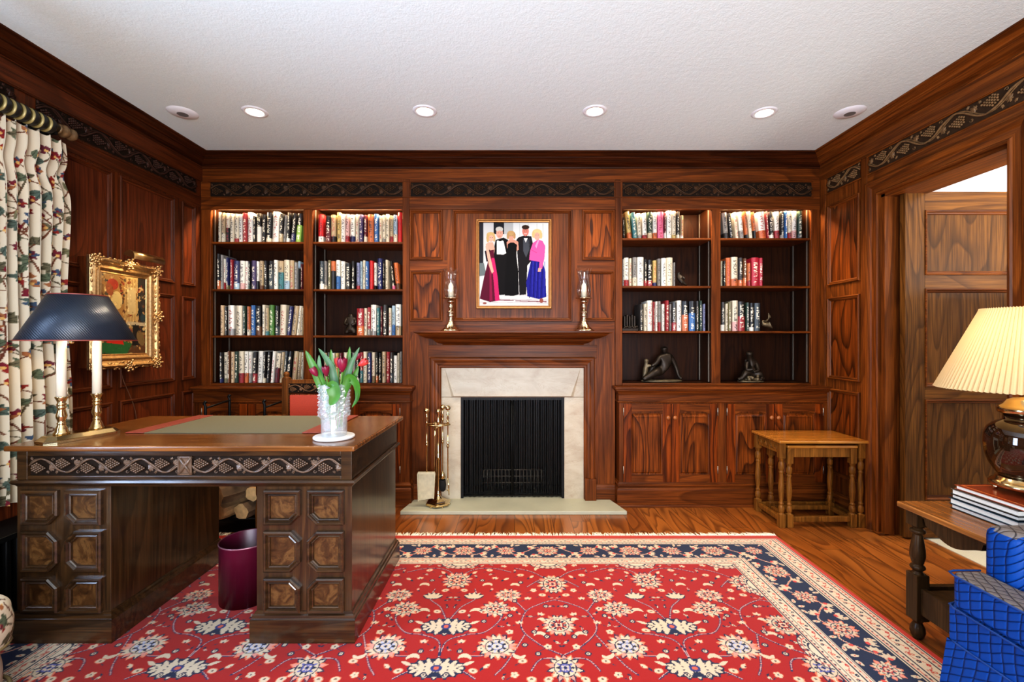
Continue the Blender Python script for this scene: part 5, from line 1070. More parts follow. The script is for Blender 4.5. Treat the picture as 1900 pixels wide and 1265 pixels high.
# ------------------------------------------------------------------ crewel cloth pattern
def crewel(w,h,res,seed=5,n=30):
    R=Ras(w,h,res,(192,180,158),wrap=True); r=random.Random(seed)
    br=[(92,54,40),(84,74,56),(100,60,42)]; gr=[(86,94,74),(106,102,76),(78,90,80),(94,88,68)]; fl=[(104,34,44),(124,42,36),(60,74,92),(140,90,58),(92,42,52),(104,34,44)]
    def flower(x,y,a):
        c=r.choice(fl); c2=r.choice(fl); L=.026
        k=r.choice([3,4,5])
        for i in range(k): R.leaf(x,y,a+(i-(k-1)/2)*.85,L*r.uniform(.8,1.1),.0085,c if i%2==0 else c2)
        R.blob(x,y,.006,.006,0,(190,150,90))
    def sprig(x,y,a,L,w_):
        cur=r.uniform(-6,6); pts=[]; aa=a
        for k in range(14):
            pts.append((x,y)); x+=math.cos(aa)*L/14; y+=math.sin(aa)*L/14; aa+=cur*L/14
        R.stroke(pts,w_,r.choice(br)); return pts,aa
    grid=[(i,j) for i in range(int(w/.137)) for j in range(int(h/.137))]
    for (i,j) in grid:
        x=(i+.5)*w/int(w/.137)+r.uniform(-.03,.03); y=(j+.5)*h/int(h/.137)+r.uniform(-.03,.03)+(.08 if i%2 else 0)
        a=r.uniform(.8,2.3); pts,aa=sprig(x,y,a,r.uniform(.18,.24),.006)
        for k in (3,6,9,12):
            p=pts[k]; s=1 if k%2 else -1; a2=a+s*r.uniform(.7,1.4)
            q_,a3=sprig(p[0],p[1],a2,r.uniform(.035,.07),.0045)
            if r.random()<.55: flower(q_[-1][0],q_[-1][1],a3)
            else:
                g=r.choice(gr); g2=tuple(int(v*.72) for v in g)
                for d in (-.7,0,.7): R.leaf(q_[-1][0],q_[-1][1],a3+d,.05 if d==0 else .036,.010,g,g2)
        flower(pts[-1][0],pts[-1][1],aa)
        p=pts[7]; g=r.choice(gr); R.leaf(p[0],p[1],a+2.0,.055,.012,g,tuple(int(v*.7) for v in g)); R.leaf(p[0],p[1],a+2.6,.045,.010,g,tuple(int(v*.7) for v in g))
    return R
CR=crewel(.96,.96,.003)
def sampleR(R,s,t): return R.a[(np.floor(t/R.res).astype(int))%R.H,(np.floor(s/R.res).astype(int))%R.W]
M['cloth']=vcol('crewel_curtain_cloth',.9,fine=.05,fscale=900,bmp=.2)
# curtain: pleats run along Y, hangs from the rod
ct=empty('curtain',(-2.2,1.75,1.35),'cream curtain embroidered with vines and burgundy flowers at the left window','curtain')
zt,zbm=2.165,.485; nv=520; nu=620; y0,y1=1.28,2.245
j,i=np.meshgrid(np.arange(nu),np.arange(nv)); u=j/(nu-1); v=i/(nv-1)  # v 0 bottom 1 top
top=np.clip((v-.9)/.1,0,1); 
ph=2*PI*u*19+.6*np.sin(u*17)+.25*np.sin(v*5+u*11)
pinch=np.exp(-((v-.90)/.035)**2)
amp=.015*(1-.15*v)*(1-.45*pinch)*(1+.25*np.sin(u*31))
Xc=-2.205+amp*np.sin(ph)+.010*np.sin(ph*2+v*3)*(1-v); Yc=y0+(y1-y0)*u+.010*np.cos(ph)*(1-top*.3)
rightedge=.02*np.sin(v*9)*(u**6); Yc=Yc+rightedge-(u**4)*.035*pinch-(u**3)*.03*(v>.5)*(v-.5)*2+.012
Zc=zbm+(zt-zbm)*v+.010*top*np.abs(np.sin(ph/2))
S=(y1-y0)*u*1.75; T_=(zt-zbm)*v*.95
cols=sampleR(CR,S,T_)
o=gridmesh('curtain_panel',Xc,Yc,Zc,cols,M['cloth'],ct)
rd=empty('curtain_rod',(-2.2,1.7,2.22),'dark curtain rod with black and gold striped rings on the left wall','curtain rod')
q=MB(); q.tube([(-2.2,1.0,2.22),(-2.2,2.20,2.22)],.020,16); q.build('pole',plain('dark_green_gold_pole',(58,54,40),.4,.3,nz=.5,nscale=20),rd)
q=MB(); RX=Matrix.Rotation(-PI/2,3,'X'); q.lathe([(.020,0),(.026,.004),(.020,.01),(.030,.022),(.032,.034),(.022,.050),(.020,.054),(.028,.060),(.030,.075),(.020,.088),(0,.092)],(-2.2,2.185,2.22),20,M=RX); q.build('finial',plain('bronze_gold_finial',(104,82,56),.4,.3,nz=.4,nscale=60),rd)
q=MB(); q.box(XL,-2.19,2.165,2.18,2.185,2.20); q.box(XL,XL+.015,2.15,2.195,2.15,2.24); q.build('bracket',M['iron'],rd)
gold,blk=plain('ring_gold',(150,134,84),.4,.3),plain('ring_black',(26,26,22),.35)
proto=None
for k in range(22):
    yy=2.140-.0385*k
    if proto is None:
        rg=empty('curtain_ring',(-2.2,yy,2.22),'',"ring")
        n1,n2=28,10; q=MB(); vs=[]
        for a in range(n1):
            for b_ in range(n2):
                A=2*PI*a/n1; B=2*PI*b_/n2; rr=.030+.0105*math.cos(B); vs.append((rr*math.cos(A),.017*math.sin(B),rr*math.sin(A)-.004))
        for a in range(n1):
            for b_ in range(n2): q.add([vs[a*n2+b_],vs[((a+1)%n1)*n2+b_],vs[((a+1)%n1)*n2+(b_+1)%n2],vs[a*n2+(b_+1)%n2]],[(0,1,2,3)],0 if b_ in (5,6,7,8) else 1,True)
        pr=q.build('ring_band',[gold,blk],None); pr.parent=rg
        pr.matrix_parent_inverse=Matrix.Identity(4); proto=rg; prm=pr
    else:
        rg=bpy.data.objects.new('curtain_ring',None); C.objects.link(rg); rg.location=(-2.2,yy,2.22); c2=prm.copy(); C.objects.link(c2); c2.parent=rg
    tag(rg,'black and gold striped curtain ring, %s from the finial on the rod'%('first' if k==0 else ORD[k]),'curtain ring','striped curtain rings on the rod')
# black radiator beneath the curtain
rr_=empty('radiator',(-2.25,1.9,0),'black slatted radiator against the left wall below the curtain','radiator')
q=MB(); q.box(-2.325,-2.13,1.65,2.40,.02,.045); q.box(-2.325,-2.12,1.65,2.40,.36,.385); q.box(-2.325,-2.12,1.65,1.67,.02,.38); q.box(-2.325,-2.12,2.38,2.40,.02,.38); q.build('case',M['iron'],rr_,bevel=.004)
for k in range(16):
    q=MB(); y=1.70+.042*k; q.box(-2.30,-2.135,y,y+.022,.045,.36); q.build('fin',M['iron'],rr_,bevel=.006)

# ------------------------------------------------------------------ floral footstool at lower left
fs_=empty('footstool',(-1.98,1.33,zb0),'floral crewel upholstered footstool standing in front of the desk at left','footstool')
def padded(name,x0,x1,y0,y1,z0,z1,rc,mat,parent,nn=90,pat=None,puff=.3):
    # rounded box with puffed top as a fine coloured grid
    pts=[]; per=[]
    n4=nn
    cx,cy=(x0+x1)/2,(y0+y1)/2; hx,hy=(x1-x0)/2,(y1-y0)/2
    prof=[(0,0)]; rows=[]
    th=np.linspace(0,2*PI,4*nn,endpoint=False)
    def ringp(s):
        e=5; c_=np.cos(th); s_=np.sin(th); r=(np.abs(c_)**e+np.abs(s_)**e)**(-1/e); return cx+hx*s*r*c_, cy+hy*s*r*s_
    H=z1-z0
    for zz_ in np.linspace(0,.75,30): rows.append((1+.02*math.sin(PI*zz_/.75),z0+H*zz_,))
    for a in np.linspace(0,PI/2,14)[1:]: rows.append((1-.12*(1-math.cos(a)),z0+H*(.75+.22*math.sin(a))))
    for s in np.linspace(.88,0.001,36)[1:]: rows.append((s,z0+H*(.97+.03*(1-s*s))))
    X=[];Y=[];Zz=[];cc=[]; acc=0; prev=None
    for s,zz_ in rows:
        a,b_=ringp(s); a=np.append(a,a[0]); b_=np.append(b_,b_[0]); X.append(a);Y.append(b_);Zz.append(np.full(a.shape,zz_))
        if zz_<z0+H*.9: S_=np.append(th,2*PI)*(hx+hy)*.72; T2=np.full(a.shape,zz_)
        else: S_=a*1.0+.3; T2=b_*1.0
        cc.append(sampleR(pat,S_,T2))
    return gridmesh(name,np.array(X),np.array(Y),np.array(Zz),np.array(cc),mat,parent)
padded('seat_cushion',-2.30,-1.632,1.06,1.545,.22,.365,.05,M['cloth'],fs_,pat=CR)
padded('skirt',-2.28,-1.652,1.08,1.525,.06,.212,.05,M['cloth'],fs_,pat=CR)
q=MB(); 
for zz_ in (.216,.07):
    pts=[]
    for k in range(61):
        a=2*PI*k/60; e=5; c_,s_=math.cos(a),math.sin(a); r=(abs(c_)**e+abs(s_)**e)**(-1/e); pts.append((-1.966+.333*r*c_,1.3025+.2415*r*s_,zz_))
    q.tube(pts,.006,6)
q.build('piping',plain('olive_piping',(120,104,70),.7),fs_)
for sx in (-2.25,-1.72):
    for sy in (1.12,1.49): q=MB(); q.lathe([(.014,0),(.022,.05),(.024,.062)],(sx,sy,zb0),12); q.build('foot',M['iron'],fs_)
# ------------------------------------------------------------------ oriental rug
NAVY,CRM,RED,PINK,GLD=(26,34,60),(198,178,150),(154,20,10),(192,92,70),(204,150,110)
PEACH=(214,118,84)
CW,CHh=.47,.84
A0=-.285  # mirror axis
R=Ras(CW,CHh,.002,RED)
def pt(X,Y): return (X-A0,Y-1.59)
CR2=(214,190,158)
def rosette(cx,cy,a,b,n=12,inner=PINK):
    m_=int(n*1.4); rr=random.Random(int(cx*1e4+cy*1e3))
    for k in range(m_):
        t=2*PI*(k+.5)/m_; R.leaf(cx+a*.35*math.cos(t),cy+b*.35*math.sin(t),math.atan2(b*math.sin(t),a*math.cos(t)),.72*a,.21*a,NAVY if k%2 else PEACH)
    for k in range(m_):
        t=2*PI*(k+.5)/m_; R.leaf(cx+a*.35*math.cos(t),cy+b*.35*math.sin(t),math.atan2(b*math.sin(t),a*math.cos(t)),.62*a,.125*a,CRM if k%3 else (206,140,124))
    R.blob(cx,cy,a*.62,b*.62,0,NAVY); R.blob(cx,cy,a*.57,b*.57,0,CRM)
    for k in range(n):
        t=2*PI*k/n; R.leaf(cx+a*.28*math.cos(t),cy+b*.28*math.sin(t),math.atan2(b*math.sin(t),a*math.cos(t)),.26*a,.055*a+.001,NAVY if k%2 else inner)
    R.blob(cx,cy,a*.33,b*.33,0,NAVY); R.blob(cx,cy,a*.28,b*.28,0,inner)
    for k in range(5):
        t=2*PI*k/5; R.blob(cx+a*.17*math.cos(t),cy+b*.17*math.sin(t),.065*a+.001,.065*b+.001,t,CRM)
    R.blob(cx,cy,a*.08,b*.08,0,NAVY)
def fan(cx,cy,a,b):
    R.blob(cx,cy,a,b,0,NAVY)
    for k in range(16):
        t=PI*2*k/16; R.blob(cx+a*.86*math.cos(t),cy+b*.84*math.sin(t),.17*a,.20*b,t,NAVY); R.blob(cx+a*.84*math.cos(t),cy+b*.80*math.sin(t),.12*a,.15*b,t,CRM)
    R.blob(cx,cy,a*.75,b*.7,0,CRM)
    for k in range(14):
        t=2*PI*k/14; R.blob(cx+a*.72*math.cos(t),cy+b*.62*math.sin(t),.05*a,.035*b+.001,t,NAVY)
        if k%2: R.blob(cx+a*.45*math.cos(t),cy+b*.4*math.sin(t),.045*a,.035*b+.001,t,NAVY)
    for s in (-1,1):
        R.leaf(cx+s*a*.9,cy+b*.3,PI/2-s*1.1,.05,.008,CRM)
    R.blob(cx,cy,a*.2,b*.35,0,(46,52,104)); R.blob(cx,cy,a*.1,b*.18,0,PINK); R.blob(cx,cy-b*.6,a*.16,b*.25,0,NAVY)
def small(X,Y,s=.015,c=CRM):
    x,y=X,Y; rr=random.Random(int(x*9e4+y*7e4)); k_=rr.randrange(4); a=rr.uniform(-.5,.5)
    if k_==0:
        R.blob(x,y,s*1.35,s*1.0,a,PEACH); R.blob(x,y,s*1.15,s*.8,a,c); R.blob(x,y,s*.35,s*.3,a,(120,90,70)); R.blob(x,y,s*.15,s*.15,0,NAVY)
    elif k_==1:
        for k in range(5):
            t=a+k*2*PI/5; R.blob(x+s*.7*math.cos(t),y+s*.7*math.sin(t),s*.55,s*.55,t,PEACH)
        for k in range(5):
            t=a+k*2*PI/5; R.blob(x+s*.7*math.cos(t),y+s*.7*math.sin(t),s*.42,s*.42,t,c)
        R.blob(x,y,s*.5,s*.5,0,c); R.blob(x,y,s*.2,s*.25,0,NAVY)
    elif k_==2:
        R.leaf(x-s,y-s*.6,.5+a,s*2.6,s*.75,PEACH); R.leaf(x-s*.9,y-s*.5,.5+a,s*2.3,s*.58,c); R.leaf(x-s*1.9,y-s*1.4,.7+a,s*1.5,s*.4,NAVY); R.blob(x+s*.2,y+s*.1,s*.2,s*.2,0,NAVY)
    else:
        for q_ in (PI*.5+.7,PI*.5-.7,PI*.5): R.leaf(x,y-s*.7,q_+a,s*1.9,s*.6,PEACH if q_!=PI*.5 else c)
        for q_ in (PI*.5+.7,PI*.5-.7): R.leaf(x,y-s*.6,q_+a,s*1.6,s*.42,c)
        R.blob(x,y-s*.5,s*.3,s*.3,0,NAVY)
    R.stroke([(x-s*1.0,y-s*.9),(x-s*2.3,y-s*1.7)],.0032,(50,44,64))
def smalln(X,Y,s=.015):
    R.blob(X,Y,s*1.15,s*1.15,0,NAVY); R.blob(X,Y,s*.7,s*.7,.6,CRM); R.blob(X,Y,s*.3,s*.3,0,NAVY)
def vine(P,w=.0075):
    s=spline([pt(*p) for p in P],10); R.stroke(s,w,(40,40,74)); R.stroke([(a+.0012,b+.0016) for a,b in s],w*.35,(196,150,140))
def hook(X,Y,r,a0,sg):
    x,y=pt(X,Y); pts=[(x+r*(1-.1*k/10)*math.cos(a0+sg*k*.22),y+r*1.2*math.sin(a0+sg*k*.22)) for k in range(11)]
    for k in range(10): R.stroke(pts[k:k+2],.018*math.sin(PI*(k+1)/11)+.002,CRM)
# vines first
vine([(-.285,1.70),(-.27,1.80),(-.20,1.84),(-.12,1.86),(-.06,1.95),(-.08,2.02)])
vine([(-.285,1.92),(-.24,2.03),(-.18,2.10),(-.19,2.18)])
vine([(.185,1.72),(.10,1.78),(.03,1.88),(.05,2.0),(.12,2.06),(.185,2.09)])
vine([(.05,2.0),(-.02,2.12)]); vine([(.185,2.30),(.12,2.26),(.06,2.20)]); vine([(.04,1.84),(-.03,1.68),(-.07,1.62)]); vine([(.06,1.64),(.10,1.70),(.185,1.70)])
vine([(-.285,2.28),(-.22,2.36),(-.12,2.38),(-.02,2.34)]); vine([(.185,2.24),(.09,2.34),(.0,2.38)]); vine([(-.14,1.60),(-.2,1.64),(-.285,1.62)]); vine([(-.20,1.72),(-.12,1.72),(-.07,1.77)])
hs=[(-.17,1.98,.03,2.5,-1),(.10,1.82,.028,.3,1),(.02,1.74,.026,3.4,1),(-.19,1.69,.026,.4,1),(.11,1.92,.022,2,-1),(.0,2.2,.022,.4,1),(-.13,2.20,.024,2.7,-1),(.13,2.36,.024,1,1),(-.22,2.41,.02,2.8,1)]
for h in hs: hook(*h)
rosette(*pt(-.285,2.26),.075,.085); fan(*pt(-.285,1.895),.105,.052); fan(*pt(-.285,1.653),.105,.050)
rosette(*pt(.185,2.225),.075,.095,12,(190,60,50)); rosette(*pt(.185,1.905),.070,.072,14,RED); 
rosette(*pt(.185,1.655),.068,.075,10,(90,90,150))
rosette(*pt(-.068,1.772),.077,.068,14,(170,170,190)); rosette(*pt(-.085,2.02),.066,.055,10); rosette(*pt(-.03,2.13),.062,.040,12)
R.blob(*pt(-.19,2.12),.045,.026,0,NAVY); 
for k in range(5): R.leaf(*pt(-.19,2.10),PI/2+(k-2)*.5,.055,.010,CRM)
for X_,Y_ in [(-.21,1.80),(-.15,1.64),(-.17,1.87),(-.20,2.33),(-.10,2.28),(-.04,2.27),(.03,2.31),(.09,2.17),(.13,2.13),(.06,2.10),(-.02,1.86),(.02,1.92),(.11,1.98),(-.13,1.76),(.06,1.60),(.12,1.60),(.09,2.29),(-.13,2.36),(-.06,2.40),(.05,2.41),(.15,2.41),(-.24,2.17),(-.10,1.66),(.0,1.62),(.13,1.77),(-.005,2.02),(-.23,2.0),(.03,1.69)]: small(*pt(X_,Y_),.0135)
for X_,Y_ in [(-.13,1.93),(.04,1.78),(-.21,1.745),(.0,2.08),(.14,2.04),(-.24,2.40),(-.02,1.97),(.08,1.86),(.09,1.73),(-.16,2.26),(-.245,1.62),(.03,2.24),(.13,1.83)]: smalln(*pt(X_,Y_),.011)
for k in range(220):
    rr=random.Random(k*7+1); X_=A0+rr.random()*.47; Y_=1.59+rr.random()*.84; x,y=pt(X_,Y_); i0=min(R.W-8,max(7,int(x/.002))); j0=min(R.H-8,max(7,int(y/.002)))
    if np.abs(R.a[j0-7:j0+8,i0-7:i0+8]-np.array(lin(RED),np.float32)).max()<.01:
        a=rr.uniform(0,6.3); c_=rr.choice([CRM,CRM,NAVY,(206,150,130)]); R.leaf(x,y,a,.022,.0055,c_,NAVY if c_ is not NAVY else CRM); R.leaf(x,y,a+2.2,.016,.0045,NAVY)
# border tile (length .47 mirrored -> .94 ; width coordinate 0..1 mapped to .18)
B=Ras(.47,.18,.002,NAVY); R_=R; R=B
s=spline([(0,.09),(.06,.14),(.12,.10),(.18,.05),(.235,.09),(.29,.14),(.35,.10),(.41,.05),(.47,.09)],12)
B.stroke(s,.007,CRM); B.stroke(s,.0025,(190,70,60))
for x in (.0,.47): rosette(x,.09,.062,.062,12)
rosette(.235,.09,.052,.055,10,(190,60,50))
for x,y,a in ((.10,.125,.6),(.14,.06,3.6),(.33,.12,2.4),(.37,.055,5.4),(.29,.15,.2),(.18,.035,3.3),(.09,.05,4.4),(.39,.14,1.2)):
    for d in (-.9,-.3,.3,.9): B.leaf(x,y,a+d,.036,.0085,CRM,None)
    B.blob(x,y,.009,.009,0,(196,70,60))
for x,y in ((.07,.02),(.12,.165),(.16,.155),(.30,.02),(.35,.165),(.40,.02),(.20,.165),(.27,.018),(.05,.16),(.42,.165)): B.blob(x,y,.016,.008,x*30,CRM); B.blob(x,y,.005,.003,0,(196,70,60))
G=Ras(.094,.10,.002,(208,190,164),wrap=True)
for y in (.006,.028,.072,.094): G.stroke([(0,y),(.094,y)],.003,NAVY)
for y in (.014,.086): G.stroke([(0,y),(.094,y)],.0035,(200,120,104))
G.stroke([(k*.0047,.05+.010*math.sin(k*2*PI/20)) for k in range(21)],.0035,(190,110,96))
for x,y,c_ in ((.02,.042,NAVY),(.045,.058,(184,40,36)),(.07,.042,(184,40,36)),(.09,.056,NAVY),(.033,.05,PINK)): G.blob(x,y,.006,.006,0,c_); G.blob(x,y,.0025,.0025,0,CRM)
for x in (.01,.04,.065,.085): G.blob(x,.017,.005,.003,.5,(184,70,60)); G.blob(x+.01,.083,.005,.003,.5,NAVY)
R=R_
RX0,RX1,RY0,RY1=-2.18,1.598,.0,2.782
xs=np.arange(RX0,RX1+.0015,.0030); ys=np.concatenate([np.arange(RY0,1.45,.010),np.arange(1.45,RY1+.001,.0028)])
Xg,Yg=np.meshgrid(xs,ys)
def canon(d,wid):  # edge distance to canonical border coordinate
    e=np.cumsum([0]+wid); return np.interp(d,e,[0,.02,.12,.30,.40])
ds=np.minimum(Xg-RX0,RX1-Xg); de=np.minimum(Yg-RY0,RY1-Yg)
cs=canon(ds,[.022,.135,.18,.10]); ce=canon(de,[.045,.075,.165,.07])
ts=np.where(ds>.437,9,cs); te=np.where(de>.355,9,ce); side=(ts<=te); t=np.minimum(ts,te); along=np.where(side,Yg,Xg-A0)
def tri(a,p): m=np.mod(a,2*p); return np.where(m>p,2*p-m,m)
col=np.zeros(Xg.shape+(3,),np.float32)
u=tri(Xg-A0,CW); v=np.mod(Yg-1.59,CHh*2); v=np.where(v>CHh,2*CHh-v,v)
field=R.a[np.clip((v/.002).astype(int),0,R.H-1),np.clip((u/.002).astype(int),0,R.W-1)]; col[:]=field
# scalloped lobes into the field
def lob(dd,al):
    m=np.mod(al+.0,.47)-.235; return (m/.10)**2+((dd)/.052)**2
for dd,al,msk in ((de-.355,Xg-A0-.23,de-.355),(ds-.437,Yg-.1,ds-.437)):
    L=lob(dd,al); ok=(ds>.437)&(de>.355); A_=np.arctan2(dd/.052,(np.mod(al,.47)-.235)/.10)
    k=ok&(L<1.0); col[k]=lin(NAVY); k=ok&(L<.88); col[k]=lin((208,190,164)); k=ok&(L<.60)&(L>.52); col[k]=lin((190,90,80)); k=ok&(L<.25)&(L>.16); col[k]=lin(NAVY); k=ok&(L<.85)&(L>.62)&(np.sin(A_*18)>.2); col[k]=lin((120,60,64)); k=ok&(L<.48)&(L>.30)&(np.sin(A_*14)>.1); col[k]=lin(NAVY)
k=t<=.02; col[k]=lin((178,52,34))
k=(t>.02)&(t<=.12); gi=G.a[np.clip(((t-.02)/.1*.0999/.002).astype(int),0,49),np.mod((along/.002).astype(int),G.W)]; col[k]=gi[k]
k=(t>.12)&(t<=.30); bu=tri(along+.0,.47); bi=B.a[np.clip(((t-.12)/.002).astype(int),0,B.H-1),np.clip((bu/.002).astype(int),0,B.W-1)]; col[k]=bi[k]
k=(t>.30)&(t<=.40); gi=G.a[np.clip(((t-.30)/.1*.0999/.002).astype(int),0,49),np.mod((along/.002).astype(int),G.W)]; col[k]=gi[k]
col*=1.0; rug=empty('rug',(-.284,1.4,0),'large red oriental floral rug with navy and cream border on the wood floor','rug')
M['rug']=vcol('wool_rug_pile',.95,fine=.16,fscale=500,bmp=.5,sheen=.15)
gridmesh('rug_pile',Xg,Yg,np.full(Xg.shape,RUGZ)+.0004*np.sin(Xg*900)*np.sin(Yg*800),col,M['rug'],rug)
q=MB(); q.box(RX0,RX1,RY0,RY1,.001,RUGZ-.001); q.build('rug_backing',M['fringe'],rug)
rn=random.Random(9); q=MB()
x=RX0
while x<RX1:
    L=rn.uniform(.03,.062); a=rn.uniform(-.022,.022); q.tube([(x,RY1-.004,.008),(x+a*.5,RY1+L*.5,.009),(x+a,RY1+L,.004)],[.0035,.003,.0018],4); x+=rn.uniform(.0035,.006)
o=q.build('fringe',M['fringe'],rug); o['kind']='stuff'

# ------------------------------------------------------------------ nest of tables
def turned(mb,x,y,z0,z1,w,blk0,blk1,seg=16):
    mb.box(x-w,x+w,y-w,y+w,z0,z0+blk0); mb.box(x-w,x+w,y-w,y+w,z1-blk1,z1)
    a=z0+blk0; L=z1-blk1-a
    mb.lathe([(w*.95,0),(w*.6,.02*L),(w*.95,.05*L),(w*.98,.12*L),(w*.6,.16*L),(w*.85,.19*L),(w*.55,.22*L),(w*.7,.28*L),(w*.95,.44*L),(w*.9,.52*L),(w*.62,.72*L),(w*.85,.75*L),(w*.6,.78*L),(w*.95,.82*L),(w*.98,.90*L),(w*.6,.94*L),(w*.95,L)],(x,y,a),seg)
def smalltable(nm,label,x0,x1,y0,y1,zt,ov,lw,apron,carved,stre,group,openfront=True):
    t=empty(nm,((x0+x1)/2,(y0+y1)/2,0),label,'table',group)
    q=MB(); q.box(x0-ov[0],x1+ov[1],y0-ov[2],y1+ov[3],zt-.018,zt); q.build('tabletop',W['nest'],t,bevel=.005,bseg=3)
    for x in (x0+lw,x1-lw):
        for y in (y0+lw,y1-lw):
            q=MB(); turned(q,x,y,0,zt-.018,lw,.085,.10); q.build('leg',W['nestl'],t,bevel=.0025)
    q=MB()
    for x in (x0+lw,x1-lw): q.box(x-.009,x+.009,y0+2*lw,y1-2*lw,zt-.018-apron,zt-.018)
    q.box(x0+2*lw,x1-2*lw,y1-lw-.009,y1-lw+.009,zt-.018-apron,zt-.018)
    if not openfront: q.box(x0+2*lw,x1-2*lw,y0+lw-.009,y0+lw+.009,zt-.018-apron,zt-.018)
    q.build('apron',W['nestl'],t,bevel=.002)
    if carved:
        q=MB()
        for k in range(4):
            yc=y0+2*lw+.03+k*(y1-y0-4*lw-.06)/3
            for r in (.022,.014): q.tube([(x0+lw-.011,yc+r*math.cos(a),zt-.018-apron*.75+r*1.4*math.sin(a)) for a in [PI*s/8 for s in range(9)]],.003,5)
        q.build('carving',W['nestl'],t)
    q=MB()
    for x in (x0+lw,x1-lw): q.box(x-.012,x+.012,y0+2*lw,y1-2*lw,.035,.065)
    q.box(x0+2*lw,x1-2*lw,y1-lw-.012,y1-lw+.012,.035,.065)
    if not openfront: q.box(x0+2*lw,x1-2*lw,y0+lw-.012,y0+lw+.012,.035,.068)
    q.build('stretcher',W['nestl'],t,bevel=.003); return t
smalltable('nesting_table','largest oak nesting table with turned legs beside the right wall',1.700,2.250,2.915,3.235,.562,(.012,.008,.02,.01),.019,.072,True,None,'nest of oak tables at the right of the cupboard')
smalltable('nesting_table','smaller oak nesting table tucked under the largest one',1.752,2.198,2.918,3.165,.528,(.002,.002,.006,.0),.019,.06,False,None,'nest of oak tables at the right of the cupboard',False)

# ------------------------------------------------------------------ end table at right with books and lamp
st=empty('end_table',(1.9,1.675,0),'dark oak end table with scalloped apron beside the blue armchair','table')
q=MB(); q.box(1.575,2.215,1.478,1.878,.518,.54); q.build('tabletop',W['sidetop'],st,bevel=.005,bseg=3)
tx0,tx1,ty0,ty1=1.602,2.2,1.492,1.864; lw=.026
for x in (tx0+lw,tx1-lw):
    for y in (ty0+lw,ty1-lw):
        q=MB(); q.box(x-lw,x+lw,y-lw,y+lw,.078,.262); q.box(x-lw,x+lw,y-lw,y+lw,.455,.518)
        q.lathe([(.024,0),(.016,.006),(.026,.014),(.024,.03),(.018,.055),(.024,.078)][::1],(x,y,.0),16) if 0 else q.lathe([(0,0),(.014,.0),(.022,.012),(.026,.028),(.024,.046),(.015,.064),(.018,.070),(.024,.079)],(x,y,0.0),16)
        q.lathe([(.022,0),(.014,.010),(.026,.022),(.025,.03),(.017,.038),(.02,.044),(.026,.07),(.025,.10),(.017,.152),(.015,.158),(.026,.166),(.026,.175),(.014,.182),(.024,.192)],(x,y,.262),20)
        q.build('leg',W['side'],st,bevel=.0025)
sc=[]; n=40
for k in range(n+1):
    u=k/n; sc.append((u,.455 if False else .518-.040-.022*(.5-.5*math.cos(2*PI*u*1.0))-.018*math.sin(PI*u)**2+ .022*(u<.08 or u>.92)))
def scallop(P_,a,c_,mb):
    pts=[(a+(c_-a)*u,z_) for u,z_ in sc]+[(c_,.518),(a,.518)]; mb.prism(pts,P_,0,.016)
q=MB()
scallop(lambda u,v,h:(tx0+.010+h,u,v),ty0+2*lw,ty1-2*lw,q); scallop(lambda u,v,h:(tx1-.026+h,u,v),ty0+2*lw,ty1-2*lw,q); scallop(lambda u,v,h:(u,ty0+.010+h,v),tx0+2*lw,tx1-2*lw,q); scallop(lambda u,v,h:(u,ty1-.026+h,v),tx0+2*lw,tx1-2*lw,q); q.build('scalloped_apron',W['side'],st)
q=MB()
for x in (tx0+lw,tx1-lw): q.box(x-.012,x+.012,ty0+2*lw,ty1-2*lw,.108,.213)
for y in (ty0+lw,ty1-lw): q.box(tx0+2*lw,tx1-2*lw,y-.012,y+.012,.108,.213)
q.build('lower_rail',W['side'],st,bevel=.003)
q=MB(); q.box(tx0+lw,tx1-lw,ty0+lw,ty1-lw,.185,.2); q.build('lower_shelf',W['side'],st)
bks=[(1.722,2.06,1.548,1.800,.541,.017,(30,36,44),'thick dark blue book, lowest of the stack on the end table'),(1.718,2.055,1.552,1.802,.559,.022,(34,60,72),'teal black book, second from the bottom of the stack on the end table'),(1.722,2.05,1.556,1.798,.582,.015,(20,20,24),'thin black book in the middle of the stack on the end table'),(1.720,2.05,1.552,1.796,.598,.020,(70,66,58),'grey covered book, second from the top of the stack on the end table'),(1.730,2.06,1.540,1.790,.619,.016,(140,58,30),'orange brown covered book on top of the stack under the lamp')]
for i,(x0,x1,y0,y1,z0,h,c_,lb) in enumerate(bks):
    t=empty('large_book',((x0+x1)/2,(y0+y1)/2,z0),lb,'book','large books stacked on the end table')
    mt=plain('large_book_cover_%d'%i,c_,.25,nz=.1,nscale=8)
    q=MB(); q.box(x0,x1,y0,y1,z0,z0+.0025); q.box(x0,x1,y0,y1,z0+h-.0025,z0+h); q.box(x1-.003,x1,y0,y1,z0,z0+h); q.build('book_cover',mt,t,bevel=.0008,bseg=1)
    q=MB(); q.box(x0+.005,x1-.003,y0+.005,y1-.005,z0+.0025,z0+h-.0025); q.build('pages',M['page'],t)
    if i==4:
        q=MB(); q.frame(rect(x0+.012,x1-.012,y0+.012,y1-.012),[(0,z0+h+.0003),(.006,z0+h+.0003)],PX); q.build('cover_border',plain('orange_border',(214,120,60),.4),t)
lx,ly,lz=1.893,1.675,.6355
t=empty('table_lamp',(lx,ly,lz),'brown black glazed ceramic lamp with pleated cream shade on the stack of books','lamp')
q=MB(); q.lathe([(0,.022),(.098,.022),(.106,.028),(.106,.036),(.100,.044),(.090,.048),(.088,.058),(.080,.062),(0,.062)],(lx,ly,lz),40)
for k in range(4): a=PI/4+k*PI/2; q.ball((lx+.085*math.cos(a),ly+.085*math.sin(a),lz+.011),.011)
q.build('base',M['brass'],t)
